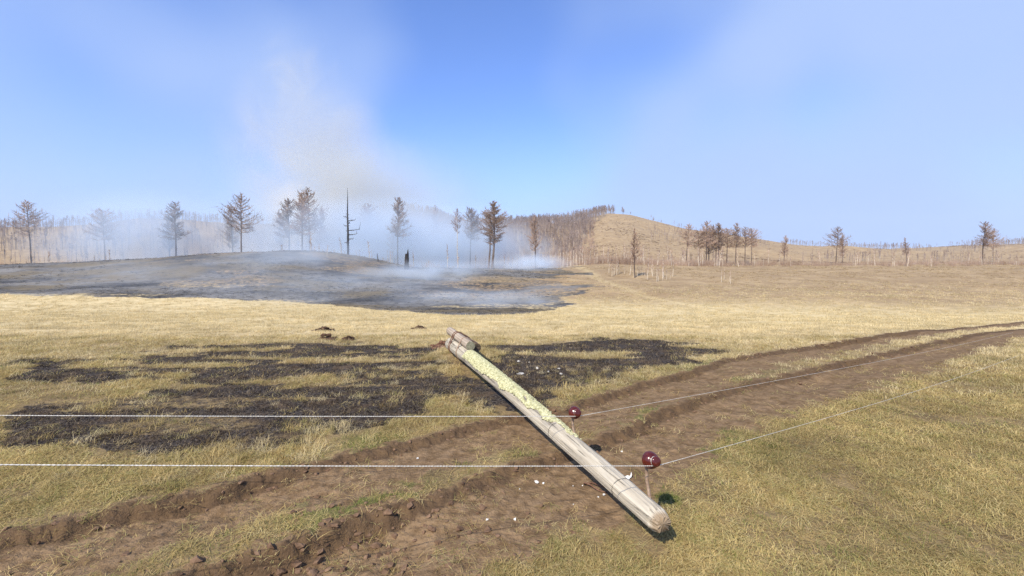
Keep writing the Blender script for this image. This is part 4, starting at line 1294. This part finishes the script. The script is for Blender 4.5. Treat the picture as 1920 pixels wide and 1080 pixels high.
stump(762, 505, 470, 'tall blackened stump with a broken pointed top at the saddle of the burnt slope', 0.36)
stump(943, 503, 491, 'short charred stub, upright, on the middle mound of the burnt slope', 0.13)
stump(929, 503, 494, 'short charred stick leaning right beside the upright stub', 0.09, 0.6)
stump(709, 490, 475, 'thin charred stick on the skyline of the left knoll', 0.10, -0.15)

# birch saplings: thin pale stems, each an object, sharing a few meshes
def sapling_mesh(seed, h=4.0):
    r_ = np.random.default_rng(seed); mb = MB()
    z = np.array([-0.2, 0, 0.3 * h, 0.65 * h, h]); w = np.cumsum(r_.normal(0, 0.06, (5, 2)), axis=0)
    P = np.stack([w[:, 0] + r_.uniform(-0.06, 0.06) * z, w[:, 1], z], -1)
    mb.tube(P, np.array([0.062, 0.058, 0.05, 0.034, 0.012]), 5, 0)
    for k in range(26):
        f = r_.uniform(0.35, 0.98); a = r_.uniform(0, 6.28)
        b = np.array([np.interp(f * h, z, P[:, 0]), np.interp(f * h, z, P[:, 1]), f * h])
        mb.spike(b, b + np.array([math.cos(a) * 0.5, math.sin(a) * 0.5, r_.uniform(0.3, 1.0)]) * r_.uniform(0.4, 0.95), 0.028, 1)
    return mb.mesh('birch_sapling', [M_BIRCH, M_BIRCHTWIG], False)
SAPS = [sapling_mesh(401 + i) for i in range(6)]
def sapling(X, Y, h, label, group):
    o = bpy.data.objects.new('birch_sapling', random.choice(SAPS)); COL.objects.link(o)
    o.location = (X, Y, h1(X, Y)); s = h / 4.0; o.scale = (s * 1.1, s * 1.1, s); o.rotation_euler = (random.uniform(-0.05, 0.05), random.uniform(-0.08, 0.08), random.uniform(0, 6.28))
    tag(o, label, 'sapling', group)
for k in range(150):
    px = random.uniform(1045, 1365); Y = random.uniform(93, 112)
    sapling((px - 960) / FPX * Y, Y, random.uniform(2.2, 4.9), 'thin pale birch sapling in the long dense row at the top of the right slope', 'birch row along the top of the right slope')
for k in range(40):
    px = random.uniform(1366, 1960); Y = random.uniform(93, 116)
    sapling((px - 960) / FPX * Y, Y, random.uniform(1.8, 4.3), 'thin pale birch sapling in the row running right of the larch grove', 'birch row right of the grove')
for (c0, c1, yb, n, lb) in ((1135, 1172, 516, 9, 'left'), (1180, 1225, 522, 16, 'middle'), (1230, 1262, 526, 10, 'right')):
    for k in range(n):
        px = random.uniform(c0, c1); X, Y = ground(px, yb + random.uniform(-9, 3))
        sapling(X, Y, random.uniform(1.3, 3.6) * Y / 75.0, f'pale birch sapling in the {lb} of three small clumps on the open slope', f'{lb} sapling clump on the open slope')
for k in range(4):
    X, Y = ground(random.uniform(1352, 1372), 530 + random.uniform(-6, 4)); sapling(X, Y, random.uniform(1.2, 2.4), 'low pale sapling alone at the right end of the open slope', 'saplings at the right end of the slope')
for k in range(38):
    px = random.uniform(556, 745); Y = random.uniform(84, 108)
    sapling((px - 960) / FPX * Y, Y, random.uniform(1.6, 4.2), 'thin birch sapling veiled by smoke behind the left knoll', 'saplings in smoke behind the knoll')
for k in range(26):
    px = random.uniform(770, 1040); Y = random.uniform(86, 112)
    sapling((px - 960) / FPX * Y, Y, random.uniform(1.4, 3.6), 'thin birch sapling standing in the ground smoke behind the middle mound', 'saplings in smoke behind the mound')
for k in range(22):
    px = random.uniform(-40, 554); Y = random.uniform(86, 112)
    sapling((px - 960) / FPX * Y, Y, random.uniform(1.6, 4.0), 'thin birch sapling on the far left part of the smoking ridge', 'saplings on the far left ridge')
# three saplings that stand out
for (px, yt, yb, lb) in ((839, 458, 502, 'crooked white birch sapling at the right of the saddle, brightest in the smoke'), (1076, 449, 486, 'leaning white birch at the left end of the birch row'), (613, 458, 480, 'pale forked birch sapling on the crest of the left knoll')):
    X, Y = ground(px, yb); Y = min(Y, 96); X = (px - 960) / FPX * Y
    sapling(X, Y, at(px, yt, Y)[2] - h1(X, Y), lb, 'single white saplings')

# wood on the hill: reads as one mass, one object
def forest():
    r_ = rng
    protos = []
    for i in range(7):
        mb = MB(); q = np.random.default_rng(501 + i); h = 10.0
        mb.tube([(0, 0, -0.5), (q.normal(0, .1), 0, h * 0.5), (q.normal(0, .15), q.normal(0, .15), h)], [0.15, 0.11, 0.03], 3, 0, False)
        b0 = 0.35 if i % 2 else 0.5
        for k in range(26):
            f = q.uniform(b0, 0.98); a = q.uniform(0, 6.28); t = (f - b0) / (1 - b0)
            b = np.array([0, 0, f * h]); L = (1.6 if i % 2 else 1.2) * (0.35 + math.sin(math.pi * min(1, 0.2 + t * 0.8))) * q.uniform(0.5, 1.0)
            mb.spike(b, b + np.array([math.cos(a), math.sin(a), q.uniform(0.2, 0.9)]) * L, 0.10, 1)
        V = np.vstack(mb.V); T = []; M = []
        for f, mm in zip(mb.F, mb.M):
            if len(f) == 4: T += [(f[0], f[1], f[2]), (f[0], f[2], f[3])]; M += [mm, mm]
            else: T.append(f); M.append(mm)
        protos.append((V, np.array(T), np.array(M)))
    # places: everywhere left of the bare spur, a patch in the gully right of it, more beyond
    n = 30000
    u = r_.uniform(-1.35, 1.35, n); Y = np.sqrt(r_.uniform(135 ** 2, 392 ** 2, n))
    edge = np.interp(Y, [130, 150, 250, 330, 385], [0.165, 0.16, 0.175, 0.205, 0.235])
    edge = edge + (fbm(u * 30, Y * 0.03, 181, 3) - 0.5) * 0.05
    left = u < edge
    n2 = fbm(u * 14, Y * 0.02, 185, 3)
    gully = (u > 0.31) & (u < 0.62) & (Y > 215) & (Y < 330) & (n2 > 0.47) & (np.abs(u - 0.33 - (330 - Y) * 0.0012) < 0.16)
    sky = (u > 0.42) & (Y > 368) & (n2 > 0.46)
    right = (u > 0.62) & (n2 > 0.44)
    k = (left & (r_.random(n) < np.where(u > -0.2, 1.0, np.where(u > -0.5, 0.5, 0.15)))) | (gully & (r_.random(n) < 0.22)) | (right & (r_.random(n) < 0.2)) | (sky & (r_.random(n) < 0.22))
    u, Y = u[k], Y[k]; X = u * Y; Z = H0(X, Y); n = len(X)
    print('forest trees', n)
    Vs = []; Fs = []; Ms = []; off = 0
    who = r_.integers(0, len(protos), n); ang = r_.uniform(0, 6.28, n); sc = r_.uniform(0.38, 0.85, n) * np.interp(Y, [135, 220, 390], [0.75, 1.0, 1.15])
    sc = np.where(Y > 360, sc * 0.85, sc); sc = np.where(u > 0.26, sc * 0.62, sc)
    for p, (V, T, M) in enumerate(protos):
        id_ = np.where(who == p)[0]; m_ = len(id_)
        c, s = np.cos(ang[id_])[:, None], np.sin(ang[id_])[:, None]; S = sc[id_][:, None]
        W = np.stack([(V[:, 0] * c - V[:, 1] * s) * S, (V[:, 0] * s + V[:, 1] * c) * S, V[:, 2][None] * S], -1) + np.stack([X, Y, Z], -1)[id_][:, None, :]
        Vs.append(W.reshape(-1, 3)); Fs.append((T[None] + (off + np.arange(m_) * len(V))[:, None, None]).reshape(-1, 3)); Ms.append(np.tile(M, m_)); off += m_ * len(V)
    me = mesh_np('bare_wood', np.vstack(Vs), np.vstack(Fs), [M_FTRUNK, M_FTWIG], False, np.concatenate(Ms))
    tag(obj('bare_wood', me), 'bare grey brown wood covering the hillside left of the grassy spur', 'wood', kind='stuff')
forest()

# trees that stand out on the hilltop
def hill_tree(px, yt, Y, label):
    X = (px - 960) / FPX * Y; zb = h1(X, Y); hgt = max(3.0, at(px, yt, Y)[2] - zb)
    t = empty('hilltop_tree', (X, Y, zb)); s = hgt / 12.0; t.scale = (s * 1.3, s * 1.3, s); t.rotation_euler = (0, 0, random.uniform(0, 6))
    tr, cr = LARCH['narrow']; obj('trunk', tr, t); obj('crown', cr, t)
    tag(t, label, 'tree', 'trees standing out on the hilltop')
hill_tree(1165.5, 387, 372, 'left of the two dark trees standing apart on the bare hilltop')
hill_tree(1168, 391, 376, 'right, shorter of the two dark trees standing apart on the bare hilltop')
hill_tree(1181, 402, 375, 'tiny stick like tree on the skyline right of the hilltop pair')
hill_tree(1224, 411, 374, 'small tree half way down the bare skyline right of the summit')
hill_tree(1238, 416, 374, 'very small tree low on the bare skyline right of the summit')
for i, (px, yt) in enumerate(((1098, 392), (1112, 386), (1122, 384), (1133, 383), (1141, 385), (1149, 389))):
    hill_tree(px, yt, 370, ['leftmost', 'second', 'third', 'fourth', 'fifth', 'rightmost'][i] + ' tall tree from the left in the dark stand beside the summit')

# undergrowth: reddish willow scrub along the wood's edge
def scrub():
    mb_V = []; mb_F = []; off = 0
    n = 1350
    px = np.concatenate([rng.uniform(1035, 1365, 820), rng.uniform(1366, 1960, 230), rng.uniform(-40, 1035, 300)])
    Y = rng.uniform(95, 128, n); X = (px - 960) / FPX * Y; Z = H0(X, Y)
    m2 = 900                      # tangled brush inside the wood on the hill
    u2 = rng.uniform(-0.3, 0.19, m2); Y2 = np.sqrt(rng.uniform(130 ** 2, 330 ** 2, m2))
    px = np.r_[px, 960 + u2 * FPX]; X = np.r_[X, u2 * Y2]; Y = np.r_[Y, Y2]; Z = H0(X, Y); n += m2
    hgt = rng.uniform(0.9, 2.6, n) * np.where(Y > 129, 1.6, 1.0) * np.where((px > 1085) & (px < 1185), 1.35, 1.0)
    tw = 34
    a = rng.uniform(0, 6.28, (n, tw)); sp = rng.uniform(0.1, 0.62, (n, tw)); L = hgt[:, None] * rng.uniform(0.5, 1.0, (n, tw))
    rad0 = rng.uniform(0, 0.8, (n, tw)); ph = rng.uniform(0, 6.28, (n, tw))
    B = np.stack([X[:, None] + rad0 * np.cos(ph), Y[:, None] + rad0 * np.sin(ph), np.repeat(Z[:, None] - 0.1, tw, 1)], -1)
    D = np.stack([np.sin(sp) * np.cos(a), np.sin(sp) * np.sin(a), np.cos(sp)], -1)
    Tp = B + D * L[..., None]
    r = (0.022 * np.clip(Y / 110, 1, 2.5))[:, None, None]
    V = np.stack([B + r * np.array([1, 0, 0]), B + r * np.array([-0.5, 0.87, 0]), B + r * np.array([-0.5, -0.87, 0]), Tp], 2).reshape(-1, 3)
    F = (np.array([(0, 1, 3), (1, 2, 3), (2, 0, 3)])[None] + (np.arange(n * tw) * 4)[:, None, None]).reshape(-1, 3)
    tag(obj('scrub', mesh_np('scrub', V, F, M_SHRUB, False)), 'reddish brown leafless scrub along the foot of the wood', 'scrub', kind='stuff')
scrub()

# ------------------------------------------------------------------ smoke and haze
def smoke_mat(name, color, dens, scale, lo, hi, aniso=0.0, seed=0.0, soft=1.0, squash=(1, 1, 1)):
    m, nt, out = mat(name); g = G(nt)
    oc = g.objco()
    ln = g.n('ShaderNodeVectorMath'); ln.operation = 'LENGTH'; nt.links.new(oc, ln.inputs[0])
    fall = g.ramp(ln.outputs['Value'], 1.0, 1.0 - soft)
    p = g.mapping(g.pos(), squash); 
    ad = g.n('ShaderNodeVectorMath'); ad.operation = 'ADD'; nt.links.new(p, ad.inputs[0]); ad.inputs[1].default_value = (seed, seed * 1.7, -seed)
    n = g.noise(ad.outputs[0], scale, 3, 0.55, 0.6)
    d = g.math('MULTIPLY', fall, g.ramp(n, lo, hi, 0.0, 1.0))
    v = g.n('ShaderNodeVolumePrincipled')
    v.inputs['Color'].default_value = (*color, 1); v.inputs['Anisotropy'].default_value = aniso
    v.inputs['Density Attribute'].default_value = ''
    g.put(v.inputs['Density'], g.math('MULTIPLY', d, dens))
    nt.links.new(v.outputs[0], out.inputs['Volume'])
    return m

def sphere_mesh(name, m):
    mb = MB(); n, k = 20, 12
    V = [(0, 0, -1)] + [(math.cos(2 * math.pi * j / n) * math.sin(math.pi * i / k), math.sin(2 * math.pi * j / n) * math.sin(math.pi * i / k), -math.cos(math.pi * i / k)) for i in range(1, k) for j in range(n)] + [(0, 0, 1)]
    F = [(0, 1 + (j + 1) % n, 1 + j) for j in range(n)]
    for i in range(k - 2):
        for j in range(n):
            a = 1 + i * n + j; b = 1 + i * n + (j + 1) % n; F.append((a, b, b + n, a + n))
    t = len(V) - 1
    F += [(t, 1 + (k - 2) * n + j, 1 + (k - 2) * n + (j + 1) % n) for j in range(n)]
    return mesh_np(name, np.array(V, float), F, m, True)

def smoke(px, py, Y, rad3, label, color, dens, scale, lo=0.38, hi=0.66, soft=0.9, squash=(1, 1, 1), rot=0.0, lay=None):
    global _sk
    _sk += 3.7
    c = at(px, py, Y)
    if lay is not None:            # lies on the slope, tilted with it
        c[:2] = ground(px, py); c[2] = h1(c[0], c[1]) + lay
        rot = math.atan((h1(c[0], c[1] + rad3[1] * 0.7) - h1(c[0], c[1] - rad3[1] * 0.7)) / (1.4 * rad3[1]))
    m = smoke_mat('smoke', color, dens, scale, lo, hi, -0.15, _sk, soft, squash)
    o = obj('smoke', sphere_mesh('smoke', m), None, tuple(c))
    o.scale = rad3; o.rotation_euler = (rot, 0, 0)
    tag(o, label, 'smoke', kind='stuff')
_sk = 0.0
BLUE = (0.74, 0.86, 1.0); WHITE = (0.98, 0.98, 1.0); TAN = (0.78, 0.79, 0.75)
smoke(735, 452, 110, (42, 22, 13), 'bluish smoke bank among the trees behind the knoll', BLUE, 0.165, 0.05, 0.25, 0.66)
smoke(905, 472, 104, (22, 14, 7.5), 'low white smoke over the ground behind the middle mound', BLUE, 0.15, 0.11, 0.28, 0.66)
smoke(1000, 494, 90, (10, 7, 2.4), 'low tongue of smoke at the right end of the burnt slope', BLUE, 0.24, 0.2)
smoke(650, 372, 155, (50, 28, 27), 'grey tan plume rising above the left trees', TAN, 0.065, 0.035, 0.30, 0.70)
smoke(570, 275, 185, (40, 28, 40), 'thin grey smoke drifting up at the left', TAN, 0.065, 0.03, 0.34, 0.66)
smoke(560, 120, 200, (20, 18, 16), 'pale puff of smoke high at the left edge', TAN, 0.08, 0.04)
smoke(585, 390, 175, (22, 14, 13), 'bright white smoke billow behind the left pair of trees', WHITE, 0.25, 0.07)
smoke(330, 450, 122, (50, 24, 16), 'smoke bank continuing left among the trees', BLUE, 0.10, 0.05, 0.30, 0.68)
smoke(885, 568, 0, (10, 7, 1.0), 'thin blue smoke lying on the lower burnt slope', BLUE, 0.16, 0.30, 0.25, 0.75, lay=0.4)
smoke(980, 572, 0, (5, 4, 0.8), 'wisp of smoke at the lower right of the burnt slope', BLUE, 0.10, 0.4, 0.3, 0.75, lay=0.3)
smoke(650, 545, 0, (17, 14, 1.6), 'thin blue smoke on the left burnt slope', BLUE, 0.085, 0.16, 0.22, 0.8, lay=0.6)
smoke(800, 520, 0, (12, 10, 1.8), 'thin smoke drifting through the saddle', BLUE, 0.18, 0.2, 0.26, 0.75, lay=0.8)
smoke(960, 508, 0, (12, 9, 1.6), 'thin smoke on top of the middle mound', BLUE, 0.08, 0.25, 0.26, 0.75, lay=0.8)
smoke(590, 490, 0, (14, 10, 2.0), 'smoke hugging the crest of the left knoll', BLUE, 0.12, 0.16, 0.26, 0.75, lay=1.0)
smoke(380, 520, 0, (24, 16, 2.2), 'thin smoke on the far left slope', BLUE, 0.045, 0.14, 0.22, 0.8, lay=0.9)

def haze():
    m, nt, out = mat('haze_air'); g = G(nt)
    v = g.n('ShaderNodeVolumePrincipled')
    v.inputs['Color'].default_value = (0.80, 0.88, 1.0, 1); v.inputs['Density'].default_value = 0.00022; v.inputs['Density Attribute'].default_value = ''
    nt.links.new(v.outputs[0], out.inputs['Volume'])
    x, y0, y1, z0, z1 = 1000, -1000, 1000, -75, 120
    V = [(-x, y0, z0), (x, y0, z0), (x, y1, z0), (-x, y1, z0), (-x, y0, z1), (x, y0, z1), (x, y1, z1), (-x, y1, z1)]
    F = [(0, 3, 2, 1), (4, 5, 6, 7), (0, 1, 5, 4), (1, 2, 6, 5), (2, 3, 7, 6), (3, 0, 4, 7)]
    tag(obj('haze', mesh_np('haze', np.array(V, float), F, m)), 'thin bluish haze in the air', 'haze', kind='stuff')
haze()
